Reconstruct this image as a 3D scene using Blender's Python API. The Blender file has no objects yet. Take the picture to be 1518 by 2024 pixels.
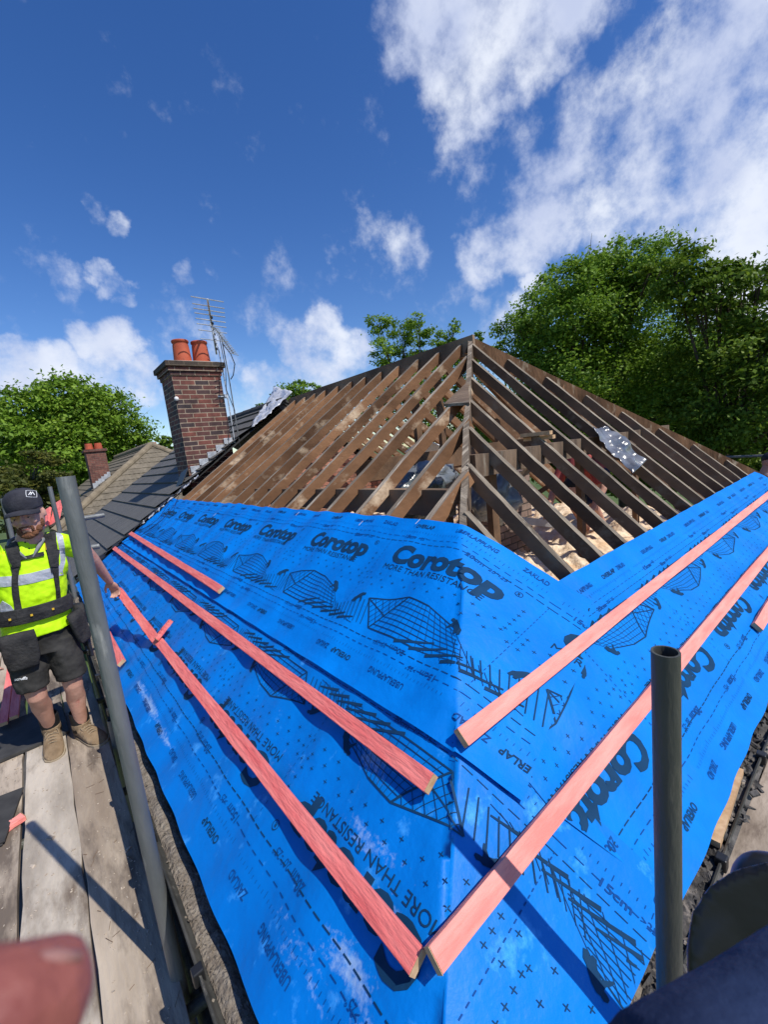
import bpy, bmesh, math, random
import numpy as np
from mathutils import Vector, Matrix, noise
from mathutils.bvhtree import BVHTree
random.seed(7); rng = np.random.default_rng(7)
sc = bpy.context.scene
COL = sc.collection

# ------------------------------------------------------------------ camera, world, sun, exposure
CR = np.array([[0.7627567517722567, 0.1808473852534267, -0.6208835324542235],
               [-0.6371202757494758, 0.045631040302101925, -0.7694124787068767],
               [-0.11081467346316641, 0.9824520504370412, 0.15002692004205506]])
FP = 835.16                                  # focal length in pixels of a 1518 px wide picture
cam = bpy.data.cameras.new('camera'); camo = bpy.data.objects.new('camera', cam); COL.objects.link(camo)
camo.matrix_world = Matrix([list(r) + [0] for r in CR] + [[0, 0, 0, 1]])
cam.sensor_fit = 'HORIZONTAL'; cam.sensor_width = 36; cam.lens = 36 * FP / 1518
cam.clip_start = 0.01; cam.clip_end = 2000
cam.dof.use_dof = True; cam.dof.focus_distance = 4.0; cam.dof.aperture_fstop = 17.0
sc.camera = camo

def ray(px, py):
    return CR @ np.array([(px - 759) / FP, -(py - 1012) / FP, -1.0])
def at(px, py, x=None, y=None, z=None, d=None):
    r = ray(px, py)
    if x is not None: t = x / r[0]
    elif y is not None: t = y / r[1]
    elif z is not None: t = z / r[2]
    else: t = d / np.linalg.norm(r)
    return Vector(r * t)

SUN = Vector((0.185, -0.58, 0.79)).normalized()      # towards the sun
sl = bpy.data.lights.new('sun', 'SUN'); sl.energy = 4.6; sl.angle = math.radians(0.5); sl.color = (1, 0.955, 0.88)
so = bpy.data.objects.new('sun', sl); COL.objects.link(so)
so.rotation_euler = SUN.to_track_quat('Z', 'Y').to_euler(); so.location = (0, 0, 30)

w = bpy.data.worlds.new('World'); sc.world = w; w.use_nodes = True
wt = w.node_tree; wn = wt.nodes; wl = wt.links; wn.clear()
def WN(t, **k):
    n = wn.new(t)
    for a, b in k.items(): setattr(n, a, b)
    return n
def wmath(op, a, b=None, c=None, clamp=False):
    n = WN('ShaderNodeMath', operation=op, use_clamp=clamp)
    for i, v in enumerate((a, b, c)):
        if v is None: continue
        if isinstance(v, (int, float)): n.inputs[i].default_value = v
        else: wl.new(v, n.inputs[i])
    return n.outputs[0]
sky = WN('ShaderNodeTexSky', sky_type='NISHITA'); sky.sun_disc = False
sky.sun_elevation = math.asin(SUN.z); sky.sun_rotation = math.atan2(SUN.x, SUN.y)
sky.air_density = 1.0; sky.dust_density = 0.3; sky.ozone_density = 3.0
hs = WN('ShaderNodeHueSaturation'); hs.inputs['Hue'].default_value = 0.513; hs.inputs['Saturation'].default_value = 1.29; hs.inputs['Value'].default_value = 1.18
wl.new(sky.outputs[0], hs.inputs['Color'])
tc = WN('ShaderNodeTexCoord'); D = tc.outputs['Generated']
# cloud banks: directions and angular sizes in the real sky
BL = [(870,-20,130,.9),(960,20,135,.95),(1080,10,120,.95),(930,120,110,.9),(930,180,60,.75),(1180,20,90,.35),
      (985,480,62,.8),(1060,430,92,.8),(1130,370,80,.55),(1180,330,100,.58),(1230,420,80,.66),(1250,260,110,.60),(1340,330,120,.72),(1360,190,125,.68),(1460,90,150,.82),(1450,260,150,.84),(1500,360,100,.85),(1290,120,60,.5),
      (940,380,55,.45),(1060,200,90,.33),(1180,120,90,.36),(900,300,60,.28),
      (1440,450,70,.85),(1518,470,100,1),(1360,470,40,.6),(1560,560,150,.9),
      (170,675,40,.85),(235,690,48,.9),(105,725,52,.85),(20,735,58,.85),(190,750,62,.7),(280,750,44,.6),(0,680,22,.6),(140,640,18,.5),
      (595,685,38,.75),(650,672,44,.9),(692,700,40,.85),(555,665,26,.4),(545,775,62,.72),(640,752,60,.72),(450,800,40,.45),
      (200,525,26,.6),(230,560,28,.6),(262,600,18,.5),(125,550,32,.42),(180,405,20,.42),(225,422,22,.5),(790,480,52,.5),(720,500,70,.34),(345,545,24,.5),(402,548,15,.48),(665,490,18,.5),
      (1052,565,26,.8),(1010,620,40,.6),(950,600,26,.4),(860,560,110,.2),(420,650,110,.28),(600,610,90,.27),(60,600,120,.25),(1000,640,80,.3)]
# warp the direction so that the edges billow
nz = WN('ShaderNodeTexNoise'); nz.inputs['Scale'].default_value = 7; nz.inputs['Detail'].default_value = 7; nz.inputs['Roughness'].default_value = .58
wl.new(D, nz.inputs['Vector'])
sub = WN('ShaderNodeVectorMath', operation='SUBTRACT'); wl.new(nz.outputs['Color'], sub.inputs[0]); sub.inputs[1].default_value = (.5, .5, .5)
scv = WN('ShaderNodeVectorMath', operation='SCALE'); wl.new(sub.outputs[0], scv.inputs[0]); scv.inputs['Scale'].default_value = .15
addv = WN('ShaderNodeVectorMath', operation='ADD'); wl.new(D, addv.inputs[0]); wl.new(scv.outputs[0], addv.inputs[1])
nrm = WN('ShaderNodeVectorMath', operation='NORMALIZE'); wl.new(addv.outputs[0], nrm.inputs[0])
cov = None
for (px, py, rr, s_) in BL:
    v = Vector(ray(px, py)); ctr = v.normalized(); ang = math.atan(rr / FP / (v.length))
    dt = WN('ShaderNodeVectorMath', operation='DOT_PRODUCT'); wl.new(nrm.outputs[0], dt.inputs[0]); dt.inputs[1].default_value = ctr
    mr = WN('ShaderNodeMapRange', interpolation_type='SMOOTHSTEP'); wl.new(dt.outputs['Value'], mr.inputs['Value'])
    mr.inputs['From Min'].default_value = math.cos(ang * 1.45); mr.inputs['From Max'].default_value = math.cos(ang * .45)
    mr.inputs['To Max'].default_value = s_
    cov = mr.outputs[0] if cov is None else wmath('MAXIMUM', cov, mr.outputs[0])
n2 = WN('ShaderNodeTexNoise'); n2.inputs['Scale'].default_value = 13; n2.inputs['Detail'].default_value = 9; n2.inputs['Roughness'].default_value = .62
wl.new(D, n2.inputs['Vector'])
dens = wmath('ADD', cov, wmath('MULTIPLY', wmath('SUBTRACT', n2.outputs[0], .5), 2.1))
mr = WN('ShaderNodeMapRange', interpolation_type='SMOOTHSTEP'); wl.new(dens, mr.inputs['Value'])
mr.inputs['From Min'].default_value = .20; mr.inputs['From Max'].default_value = 1.12
alpha = wmath('MULTIPLY', mr.outputs[0], .93)
# cloud tone: thick parts slightly grey-lilac, rims white
n3 = WN('ShaderNodeTexNoise'); n3.inputs['Scale'].default_value = 6.5; n3.inputs['Detail'].default_value = 6
mp3 = WN('ShaderNodeVectorMath', operation='ADD'); wl.new(D, mp3.inputs[0]); mp3.inputs[1].default_value = (3.1, 1.7, 5)
wl.new(mp3.outputs[0], n3.inputs['Vector'])
cr = WN('ShaderNodeValToRGB'); cr.color_ramp.elements[0].position = .36; cr.color_ramp.elements[0].color = (5.0, 5.6, 7.4, 1)
cr.color_ramp.elements[1].position = .62; cr.color_ramp.elements[1].color = (7.4, 7.8, 8.7, 1)
wl.new(n3.outputs[0], cr.inputs[0])
mx = WN('ShaderNodeMixRGB'); wl.new(alpha, mx.inputs[0]); wl.new(hs.outputs[0], mx.inputs[1]); wl.new(cr.outputs[0], mx.inputs[2])
bg = WN('ShaderNodeBackground'); bg.inputs['Strength'].default_value = 0.12
wl.new(mx.outputs[0], bg.inputs[0]); out = WN('ShaderNodeOutputWorld'); wl.new(bg.outputs[0], out.inputs[0])

sc.view_settings.view_transform = 'Standard'; sc.view_settings.look = 'None'
sc.view_settings.exposure = 0.0; sc.view_settings.gamma = 1
sc.render.engine = 'CYCLES'
sc.cycles.max_bounces = 6; sc.cycles.transparent_max_bounces = 6

# ------------------------------------------------------------------ helpers
def tag(o, label=None, cat=None, group=None, kind=None):
    if label: o['label'] = label
    if cat: o['category'] = cat
    if group: o['group'] = group
    if kind: o['kind'] = kind
    return o
def thing(name, base, label, cat, group=None):
    o = bpy.data.objects.new(name, None); COL.objects.link(o); o.location = base
    o.empty_display_size = .1
    return tag(o, label, cat, group)
def wpos(o):
    p = Vector(o.location)
    while o.parent: o = o.parent; p += Vector(o.location)
    return p
def link(name, me, m, parent=None, smooth=False, base=None):
    """vertices are given in world space; the object's origin goes to its thing's base"""
    if base is None: base = wpos(parent) if parent else None
    if base is not None: me.transform(Matrix.Translation(-Vector(base)))
    o = bpy.data.objects.new(name, me); COL.objects.link(o)
    if parent: o.parent = parent
    elif base is not None: o.location = base
    if m: me.materials.append(m)
    if smooth: me.shade_smooth()
    return o
class MB:
    def __init__(s): s.v = []; s.f = []
    def add(s, v, f):
        n = len(s.v); s.v += [tuple(p) for p in v]; s.f += [tuple(i + n for i in q) for q in f]
    def box(s, c, d, rot=None):
        hx, hy, hz = d[0] / 2, d[1] / 2, d[2] / 2
        vs = [Vector((x, y, z)) for x in (-hx, hx) for y in (-hy, hy) for z in (-hz, hz)]
        if rot is not None: vs = [rot @ p for p in vs]
        s.add([Vector(c) + p for p in vs], [(0, 1, 3, 2), (4, 6, 7, 5), (0, 4, 5, 1), (2, 3, 7, 6), (0, 2, 6, 4), (1, 5, 7, 3)])
        return s
    def beam(s, a, b, wd, th, up=Vector((0, 0, 1)), cuts=1, jit=0.0):
        """bar from a to b; its top centre line is a-b (top face at a..b, depth th downwards along -n)"""
        a = Vector(a); b = Vector(b); t = (b - a).normalized(); sd = t.cross(up).normalized(); n = sd.cross(t).normalized()
        vs = []; fs = []
        for i in range(cuts + 1):
            p = a.lerp(b, i / cuts)
            if jit: p = p + sd * random.uniform(-jit, jit) + n * random.uniform(-jit, jit)
            w_ = wd / 2 * (1 + (random.uniform(-.06, .06) if jit else 0))
            vs += [p - sd * w_, p + sd * w_, p + sd * w_ - n * th, p - sd * w_ - n * th]
        for i in range(cuts):
            k = 4 * i
            for j in range(4): fs.append((k + j, k + (j + 1) % 4, k + 4 + (j + 1) % 4, k + 4 + j))
        fs += [(3, 2, 1, 0), (4 * cuts, 4 * cuts + 1, 4 * cuts + 2, 4 * cuts + 3)]
        s.add(vs, fs); return s
    def tube(s, pts, r, n=12, cap=True):
        pts = [Vector(p) for p in pts]; rs = r if isinstance(r, (list, tuple)) else [r] * len(pts)
        vs = []; fs = []; ref = None
        for i, p in enumerate(pts):
            t = (pts[min(i + 1, len(pts) - 1)] - pts[max(i - 1, 0)]).normalized()
            if ref is None: ref = t.orthogonal().normalized()
            ref = (ref - t * ref.dot(t)).normalized(); q = t.cross(ref)
            for k in range(n):
                a = 2 * math.pi * k / n; vs.append(p + (ref * math.cos(a) + q * math.sin(a)) * rs[i])
        for i in range(len(pts) - 1):
            for k in range(n):
                a = i * n + k; b = i * n + (k + 1) % n; fs.append((a, b, b + n, a + n))
        if cap: fs += [tuple(range(n - 1, -1, -1)), tuple((len(pts) - 1) * n + k for k in range(n))]
        s.add(vs, fs); return s
    def pipe(s, a, b, r, t=.004, n=20):
        a = Vector(a); b = Vector(b)
        s.tube([a, b], r, n, cap=False); s.tube([b, a], r - t, n, cap=False)
        k = len(s.v) - 4 * n
        # rims
        ax = (b - a).normalized(); ref = ax.orthogonal().normalized(); q = ax.cross(ref)
        for e in (a, b):
            vs = []; fs = []
            for j in range(n):
                g = 2 * math.pi * j / n; u = ref * math.cos(g) + q * math.sin(g); vs += [e + u * r, e + u * (r - t)]
            for j in range(n):
                i0 = 2 * j; i1 = 2 * ((j + 1) % n); fs.append((i0, i1, i1 + 1, i0 + 1))
            s.add(vs, fs)
        return s
    def loft(s, rings, cap=True):
        n = len(rings[0]); vs = [p for r in rings for p in r]; fs = []
        for i in range(len(rings) - 1):
            for k in range(n):
                a = i * n + k; b = i * n + (k + 1) % n; fs.append((a, b, b + n, a + n))
        if cap: fs += [tuple(range(n - 1, -1, -1)), tuple((len(rings) - 1) * n + k for k in range(n))]
        s.add(vs, fs); return s
    def ell(s, c, r, n=16, m=10, rot=None):
        rings = []
        for i in range(m + 1):
            ph = -math.pi / 2 + math.pi * (i + .02) / (m + .04); ring = []
            for k in range(n):
                a = 2 * math.pi * k / n
                p = Vector((r[0] * math.cos(ph) * math.cos(a), r[1] * math.cos(ph) * math.sin(a), r[2] * math.sin(ph)))
                if rot is not None: p = rot @ p
                ring.append(Vector(c) + p)
            rings.append(ring)
        return s.loft(rings)
    def mesh(s, name):
        me = bpy.data.meshes.new(name); me.from_pydata(s.v, [], s.f); me.update(); return me
    def build(s, name, m, parent=None, smooth=False, base=None, bevel=0, fix=True):
        me = s.mesh(name)
        if fix:
            bm = bmesh.new(); bm.from_mesh(me); bmesh.ops.recalc_face_normals(bm, faces=bm.faces); bm.to_mesh(me); bm.free()
        o = link(name, me, m, parent, smooth, base)
        if bevel:
            b = o.modifiers.new('bevel', 'BEVEL'); b.width = bevel; b.segments = 2; b.limit_method = 'ANGLE'
        return o
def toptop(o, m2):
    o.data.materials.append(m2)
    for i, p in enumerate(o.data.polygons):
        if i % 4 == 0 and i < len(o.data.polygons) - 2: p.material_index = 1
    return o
def fastmesh(name, V, F):
    """numpy verts (N,3) and quads/tris (M,k)"""
    me = bpy.data.meshes.new(name); k = F.shape[1]
    me.vertices.add(len(V)); me.vertices.foreach_set('co', np.asarray(V, np.float32).ravel())
    me.loops.add(F.size); me.loops.foreach_set('vertex_index', F.astype(np.int32).ravel())
    me.polygons.add(len(F)); me.polygons.foreach_set('loop_start', np.arange(0, F.size, k, dtype=np.int32))
    me.update(calc_edges=True); me.validate(); return me

# ------------------------------------------------------------------ materials
def mat(name, c1, c2=None, scale=5, rough=.8, bump=0, bscale=None, c3=None, t3=.62, stretch=(1, 1, 1), spec=.3, metal=0, detail=6, contrast=(.35, .65), coat=0, s3=None, vary=0):
    m = bpy.data.materials.new(name); m.use_nodes = True; nt = m.node_tree; b = nt.nodes['Principled BSDF']
    b.inputs['Roughness'].default_value = rough; b.inputs['Specular IOR Level'].default_value = spec; b.inputs['Metallic'].default_value = metal
    if coat: b.inputs['Coat Weight'].default_value = coat
    b.inputs['Base Color'].default_value = (*c1, 1)
    tcn = nt.nodes.new('ShaderNodeTexCoord'); mp = nt.nodes.new('ShaderNodeMapping'); mp.inputs['Scale'].default_value = stretch
    oi = nt.nodes.new('ShaderNodeObjectInfo'); om = nt.nodes.new('ShaderNodeMath'); om.operation = 'MULTIPLY'; om.inputs[1].default_value = 37.0; nt.links.new(oi.outputs['Random'], om.inputs[0])
    ov = nt.nodes.new('ShaderNodeVectorMath'); ov.operation = 'ADD'; nt.links.new(tcn.outputs['Object'], ov.inputs[0]); nt.links.new(om.outputs[0], ov.inputs[1])
    nt.links.new(ov.outputs[0], mp.inputs['Vector'])
    last = None
    if c2 is not None:
        nn = nt.nodes.new('ShaderNodeTexNoise'); nn.inputs['Scale'].default_value = scale; nn.inputs['Detail'].default_value = detail; nn.inputs['Roughness'].default_value = .6
        nt.links.new(mp.outputs[0], nn.inputs['Vector'])
        r = nt.nodes.new('ShaderNodeValToRGB'); r.color_ramp.elements[0].position = contrast[0]; r.color_ramp.elements[1].position = contrast[1]
        r.color_ramp.elements[0].color = (*c1, 1); r.color_ramp.elements[1].color = (*c2, 1)
        nt.links.new(nn.outputs[0], r.inputs[0]); last = r.outputs[0]
        if c3 is not None:
            n3_ = nt.nodes.new('ShaderNodeTexNoise'); n3_.inputs['Scale'].default_value = s3 or scale * 2.7; n3_.inputs['Detail'].default_value = 8; n3_.inputs['Roughness'].default_value = .65
            ad = nt.nodes.new('ShaderNodeVectorMath'); ad.operation = 'ADD'; ad.inputs[1].default_value = (11, 5, 3); nt.links.new(mp.outputs[0], ad.inputs[0]); nt.links.new(ad.outputs[0], n3_.inputs['Vector'])
            mrn = nt.nodes.new('ShaderNodeMapRange'); mrn.inputs['From Min'].default_value = t3 - .05; mrn.inputs['From Max'].default_value = t3 + .07; nt.links.new(n3_.outputs[0], mrn.inputs['Value'])
            mxn = nt.nodes.new('ShaderNodeMixRGB'); nt.links.new(mrn.outputs[0], mxn.inputs[0]); nt.links.new(last, mxn.inputs[1]); mxn.inputs[2].default_value = (*c3, 1); last = mxn.outputs[0]
        if vary:
            vr_ = nt.nodes.new('ShaderNodeMapRange'); vr_.inputs['To Min'].default_value = 1 - vary; vr_.inputs['To Max'].default_value = 1 + vary; nt.links.new(oi.outputs['Random'], vr_.inputs['Value'])
            vs_ = nt.nodes.new('ShaderNodeVectorMath'); vs_.operation = 'SCALE'; nt.links.new(last, vs_.inputs[0]); nt.links.new(vr_.outputs[0], vs_.inputs['Scale']); last = vs_.outputs[0]
        nt.links.new(last, b.inputs['Base Color'])
    if bump:
        nb = nt.nodes.new('ShaderNodeTexNoise'); nb.inputs['Scale'].default_value = bscale or scale * 3; nb.inputs['Detail'].default_value = 6
        nt.links.new(mp.outputs[0], nb.inputs['Vector'])
        bn = nt.nodes.new('ShaderNodeBump'); bn.inputs['Strength'].default_value = bump; bn.inputs['Distance'].default_value = .02
        nt.links.new(nb.outputs[0], bn.inputs['Height']); nt.links.new(bn.outputs[0], b.inputs['Normal'])
    m['nt'] = 1
    return m
M = {}
M['membrane'] = mat('membrane', (.0, .162, .58), (.0, .205, .70), 3.0, rough=.5, bump=.35, bscale=13, spec=.14)
M['membrane_dusty'] = mat('membrane_dusty', (.0, .155, .55), (.0, .188, .65), 1.6, rough=.48, bump=.4, bscale=12, c3=(.05, .33, .82), t3=.64, s3=9, spec=.16)
M['ink'] = mat('ink', (.006, .034, .085), (.010, .052, .125), 6, rough=.6, spec=.08)
M['ink_light'] = mat('ink_light', (.004, .055, .22), (.006, .065, .26), 6, rough=.6, spec=.08)
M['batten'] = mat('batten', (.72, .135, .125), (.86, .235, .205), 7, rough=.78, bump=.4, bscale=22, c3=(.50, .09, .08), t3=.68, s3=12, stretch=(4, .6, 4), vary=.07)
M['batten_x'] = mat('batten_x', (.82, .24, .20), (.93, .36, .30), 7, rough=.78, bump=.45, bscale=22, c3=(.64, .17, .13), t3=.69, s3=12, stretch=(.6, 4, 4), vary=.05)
M['batten_end'] = mat('batten_end', (.45, .27, .14), (.62, .42, .24), 30, rough=.8)
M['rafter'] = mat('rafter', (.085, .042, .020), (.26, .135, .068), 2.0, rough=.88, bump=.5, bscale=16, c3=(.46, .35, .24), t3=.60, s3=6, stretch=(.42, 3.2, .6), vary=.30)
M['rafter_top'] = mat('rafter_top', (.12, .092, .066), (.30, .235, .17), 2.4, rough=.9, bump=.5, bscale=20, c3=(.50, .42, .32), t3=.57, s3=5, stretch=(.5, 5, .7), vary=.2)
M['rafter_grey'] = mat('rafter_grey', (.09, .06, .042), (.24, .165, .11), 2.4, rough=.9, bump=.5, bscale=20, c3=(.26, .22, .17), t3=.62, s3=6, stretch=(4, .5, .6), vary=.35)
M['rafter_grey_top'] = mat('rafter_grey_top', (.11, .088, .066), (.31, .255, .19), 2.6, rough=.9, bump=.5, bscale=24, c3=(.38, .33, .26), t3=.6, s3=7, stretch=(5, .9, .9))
M['wood_old'] = mat('wood_old', (.10, .058, .034), (.20, .115, .062), 5, rough=.85, bump=.3)
M['steel'] = mat('steel', (.115, .125, .125), (.20, .205, .20), 7, rough=.5, bump=.25, bscale=60, c3=(.34, .34, .32), t3=.62, s3=14, spec=.5, metal=.3, stretch=(1, 1, .22))
M['steel_dark'] = mat('steel_dark', (.05, .055, .05), (.095, .095, .085), 8, rough=.5, bump=.25, bscale=70, c3=(.17, .155, .125), t3=.62, s3=14, spec=.5, metal=.25, stretch=(1, 1, .22))
M['board'] = mat('board', (.25, .195, .145), (.48, .40, .31), 5.0, rough=.9, bump=.35, bscale=40, c3=(.14, .11, .085), t3=.52, s3=5, stretch=(1, .22, 1), contrast=(.34, .68), detail=10, vary=.12)
M['board_pale'] = mat('board_pale', (.30, .255, .205), (.56, .49, .40), 6, rough=.92, bump=.35, bscale=40, c3=(.18, .14, .105), t3=.52, s3=3.0, stretch=(1, .3, 1), contrast=(.34, .66), detail=10)
M['board_brown'] = mat('board_brown', (.25, .20, .155), (.40, .33, .27), 4, rough=.9, bump=.5, bscale=30, c3=(.18, .14, .11), t3=.62, stretch=(.5, 1, 1))
M['black_plastic'] = mat('black_plastic', (.012, .012, .013), (.028, .028, .028), 6, rough=.38, spec=.5)
M['gutter'] = mat('gutter', (.028, .030, .028), (.085, .083, .074), 7, rough=.6, c3=(.17, .16, .14), t3=.62, spec=.4)
M['grit'] = mat('grit', (.16, .13, .10), (.30, .26, .21), 26, rough=.95, bump=.9, bscale=70, c3=(.52, .48, .42), t3=.67, s3=60)
M['rubble'] = mat('rubble', (.035, .033, .032), (.13, .12, .11), 14, rough=.9, bump=.6, bscale=50, c3=(.34, .29, .24), t3=.62, s3=9)
M['slate'] = mat('slate', (.07, .067, .062), (.155, .148, .135), 6, rough=.72, bump=.5, bscale=14, c3=(.24, .23, .21), t3=.63, stretch=(.35, 7, .5), spec=.35)
M['slate_edge'] = mat('slate_edge', (.035, .034, .033), (.06, .058, .055), 8, rough=.8)
M['tile_brown'] = mat('tile_brown', (.125, .105, .075), (.205, .172, .125), 3, rough=.9, bump=.4, c3=(.33, .29, .22), t3=.64, s3=14)
M['ridge_tile'] = mat('ridge_tile', (.17, .135, .09), (.27, .22, .15), 4, rough=.9, bump=.5)
M['lead'] = mat('lead', (.34, .36, .38), (.58, .60, .62), 8, rough=.45, bump=.3, spec=.5, metal=.3)
M['terracotta'] = mat('terracotta', (.36, .070, .034), (.47, .105, .050), 4, rough=.7, c3=(.22, .06, .035), t3=.66)
M['mortar'] = mat('mortar', (.38, .31, .24), (.55, .47, .38), 9, rough=.95, bump=.8, bscale=40)
M['alu'] = mat('alu', (.55, .56, .57), (.72, .72, .73), 9, rough=.35, metal=.7, spec=.5)
M['wire'] = mat('wire', (.015, .015, .016), rough=.5)
M['insul'] = mat('insul', (.62, .42, .25), (.90, .74, .54), 7, rough=1, bump=1, bscale=25, c3=(.36, .28, .20), t3=.64, s3=5)
M['dust'] = mat('dust', (.10, .08, .062), (.22, .18, .14), 6, rough=1, bump=.6)
M['sack'] = mat('sack', (.035, .045, .045), (.13, .15, .15), 5, rough=.22, bump=.9, bscale=12, spec=.7)
M['sack_grey'] = mat('sack_grey', (.10, .115, .125), (.20, .22, .24), 6, rough=.28, bump=.7, bscale=10, spec=.6)
M['foil'] = mat('foil', (.50, .50, .51), (.80, .80, .81), 9, rough=.32, bump=.9, bscale=14, spec=.6, metal=.2, c3=(.12, .12, .13), t3=.62, s3=6)
M['chalk'] = mat('chalk', (.30, .50, .78), (.66, .74, .82), 9, rough=.8)
M['white'] = mat('white', (.72, .72, .71), (.80, .80, .80), 6, rough=.6)
M['hivis'] = mat('hivis', (.46, .80, .0), (.60, .95, .01), 5, rough=.65, bump=.4, bscale=12)
M['reflective'] = mat('reflective', (.36, .38, .42), (.50, .52, .56), 9, rough=.4, spec=.6, bump=.3)
M['collar'] = mat('collar', (.14, .145, .15), (.22, .225, .23), 9, rough=.8)
M['shorts'] = mat('shorts', (.020, .019, .017), (.045, .043, .039), 7, rough=.85, bump=.6, bscale=14)
M['canvas_black'] = mat('canvas_black', (.016, .016, .017), (.042, .040, .038), 12, rough=.8, bump=.4, bscale=60)
M['cap'] = mat('cap', (.022, .022, .030), (.042, .042, .052), 16, rough=.85, bump=.25, bscale=90)
M['skin'] = mat('skin', (.46, .235, .165), (.58, .33, .245), 8, rough=.55, bump=.15, bscale=60, c3=(.50, .20, .15), t3=.64)
M['skin_shaded'] = mat('skin_shaded', (.20, .055, .048), (.30, .10, .08), 60, rough=.55, bump=.2, bscale=500)  # dark red skin: shade of the backlit fingertip put into the colour
M['beard'] = mat('beard', (.13, .055, .028), (.22, .095, .045), 40, rough=.9, bump=.8, bscale=140)
M['boot'] = mat('boot', (.17, .115, .065), (.30, .215, .13), 9, rough=.85, bump=.6, bscale=30, c3=(.15, .095, .055), t3=.64)
M['sole'] = mat('sole', (.28, .22, .145), (.36, .29, .20), 9, rough=.9)
M['navy'] = mat('navy', (.008, .016, .05), (.016, .032, .085), 8, rough=.85, bump=.5, bscale=20)
M['maroon'] = mat('maroon', (.28, .05, .05), (.40, .09, .08), 6, rough=.85)
M['yellow_tag'] = mat('yellow_tag', (.65, .40, .03), rough=.6)
M['bark'] = mat('bark', (.055, .042, .03), (.12, .095, .07), 5, rough=.95, bump=.7, stretch=(1, 1, .3))
M['grass'] = mat('grass', (.05, .085, .022), (.10, .14, .04), .6, rough=1, bump=.6, bscale=3)
M['render_wall'] = mat('render_wall', (.42, .37, .30), (.52, .47, .39), 2, rough=.9)
M['fascia'] = mat('fascia', (.045, .045, .042), (.09, .085, .078), 5, rough=.7)
def brick(name, c1, c2, mortar, bw=.225, bh=.075, dark=.5):
    m = bpy.data.materials.new(name); m.use_nodes = True; nt = m.node_tree; b = nt.nodes['Principled BSDF']; b.inputs['Roughness'].default_value = .88
    L_ = nt.links.new; N_ = nt.nodes.new
    t = N_('ShaderNodeTexCoord'); s = N_('ShaderNodeSeparateXYZ'); L_(t.outputs['Object'], s.inputs[0])
    a = N_('ShaderNodeMath'); a.operation = 'ADD'; L_(s.outputs[0], a.inputs[0]); L_(s.outputs[1], a.inputs[1])
    c = N_('ShaderNodeCombineXYZ'); L_(a.outputs[0], c.inputs[0]); L_(s.outputs[2], c.inputs[1])
    br = N_('ShaderNodeTexBrick'); L_(c.outputs[0], br.inputs['Vector']); br.inputs['Scale'].default_value = 1
    br.inputs['Brick Width'].default_value = bw; br.inputs['Row Height'].default_value = bh; br.inputs['Mortar Size'].default_value = .0075
    br.inputs['Color1'].default_value = (*c1, 1); br.inputs['Color2'].default_value = (*c2, 1); br.inputs['Mortar'].default_value = (*mortar, 1); br.inputs['Mortar Smooth'].default_value = .3
    n = N_('ShaderNodeTexNoise'); n.inputs['Scale'].default_value = 14; n.inputs['Detail'].default_value = 6; L_(t.outputs['Object'], n.inputs['Vector'])
    n2_ = N_('ShaderNodeTexNoise'); n2_.inputs['Scale'].default_value = 3; L_(t.outputs['Object'], n2_.inputs['Vector'])
    ad = N_('ShaderNodeMath'); ad.operation = 'ADD'; L_(n.outputs[0], ad.inputs[0]); L_(n2_.outputs[0], ad.inputs[1])
    mr_ = N_('ShaderNodeMapRange'); L_(ad.outputs[0], mr_.inputs[0]); mr_.inputs[1].default_value = .7; mr_.inputs[2].default_value = 1.3; mr_.inputs[3].default_value = dark; mr_.inputs[4].default_value = 1.25
    mx_ = N_('ShaderNodeVectorMath'); mx_.operation = 'SCALE'; L_(br.outputs[0], mx_.inputs[0]); L_(mr_.outputs[0], mx_.inputs['Scale'])
    L_(mx_.outputs[0], b.inputs['Base Color'])
    bp = N_('ShaderNodeBump'); bp.inputs['Strength'].default_value = .7; bp.inputs['Distance'].default_value = .01; bp.invert = True
    L_(br.outputs['Fac'], bp.inputs['Height']); L_(bp.outputs[0], b.inputs['Normal'])
    return m
M['brick_dark'] = brick('brick_dark', (.045, .032, .034), (.19, .060, .042), (.36, .28, .20), dark=.55)
M['brick_soot'] = brick('brick_soot', (.040, .032, .028), (.12, .075, .045), (.13, .10, .07), dark=.5)
M['brick_red'] = brick('brick_red', (.30, .11, .07), (.46, .22, .15), (.16, .11, .08), dark=.45)
M['brick_dull'] = brick('brick_dull', (.20, .13, .10), (.33, .24, .19), (.07, .055, .045), dark=.5)
M['brick_far'] = brick('brick_far', (.13, .05, .04), (.22, .085, .06), (.20, .14, .10))
def leafmat(name, c1, c2, c3):
    m = bpy.data.materials.new(name); m.use_nodes = True; nt = m.node_tree; b = nt.nodes['Principled BSDF']
    b.inputs['Roughness'].default_value = .55; b.inputs['Specular IOR Level'].default_value = .25
    at_ = nt.nodes.new('ShaderNodeAttribute'); at_.attribute_name = 'lv'
    r = nt.nodes.new('ShaderNodeValToRGB'); r.color_ramp.elements[0].color = (*c1, 1); r.color_ramp.elements[1].color = (*c3, 1)
    e = r.color_ramp.elements.new(.5); e.color = (*c2, 1)
    nt.links.new(at_.outputs['Fac'], r.inputs[0]); nt.links.new(r.outputs[0], b.inputs['Base Color'])
    tr = nt.nodes.new('ShaderNodeBsdfTranslucent'); nt.links.new(r.outputs[0], tr.inputs[0])
    ms = nt.nodes.new('ShaderNodeMixShader'); ms.inputs[0].default_value = .38
    nt.links.new(b.outputs[0], ms.inputs[1]); nt.links.new(tr.outputs[0], ms.inputs[2]); nt.links.new(ms.outputs[0], nt.nodes['Material Output'].inputs[0])
    return m
M['leaf_mid'] = leafmat('leaf_mid', (.095, .175, .014), (.18, .31, .028), (.31, .44, .048))
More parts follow.
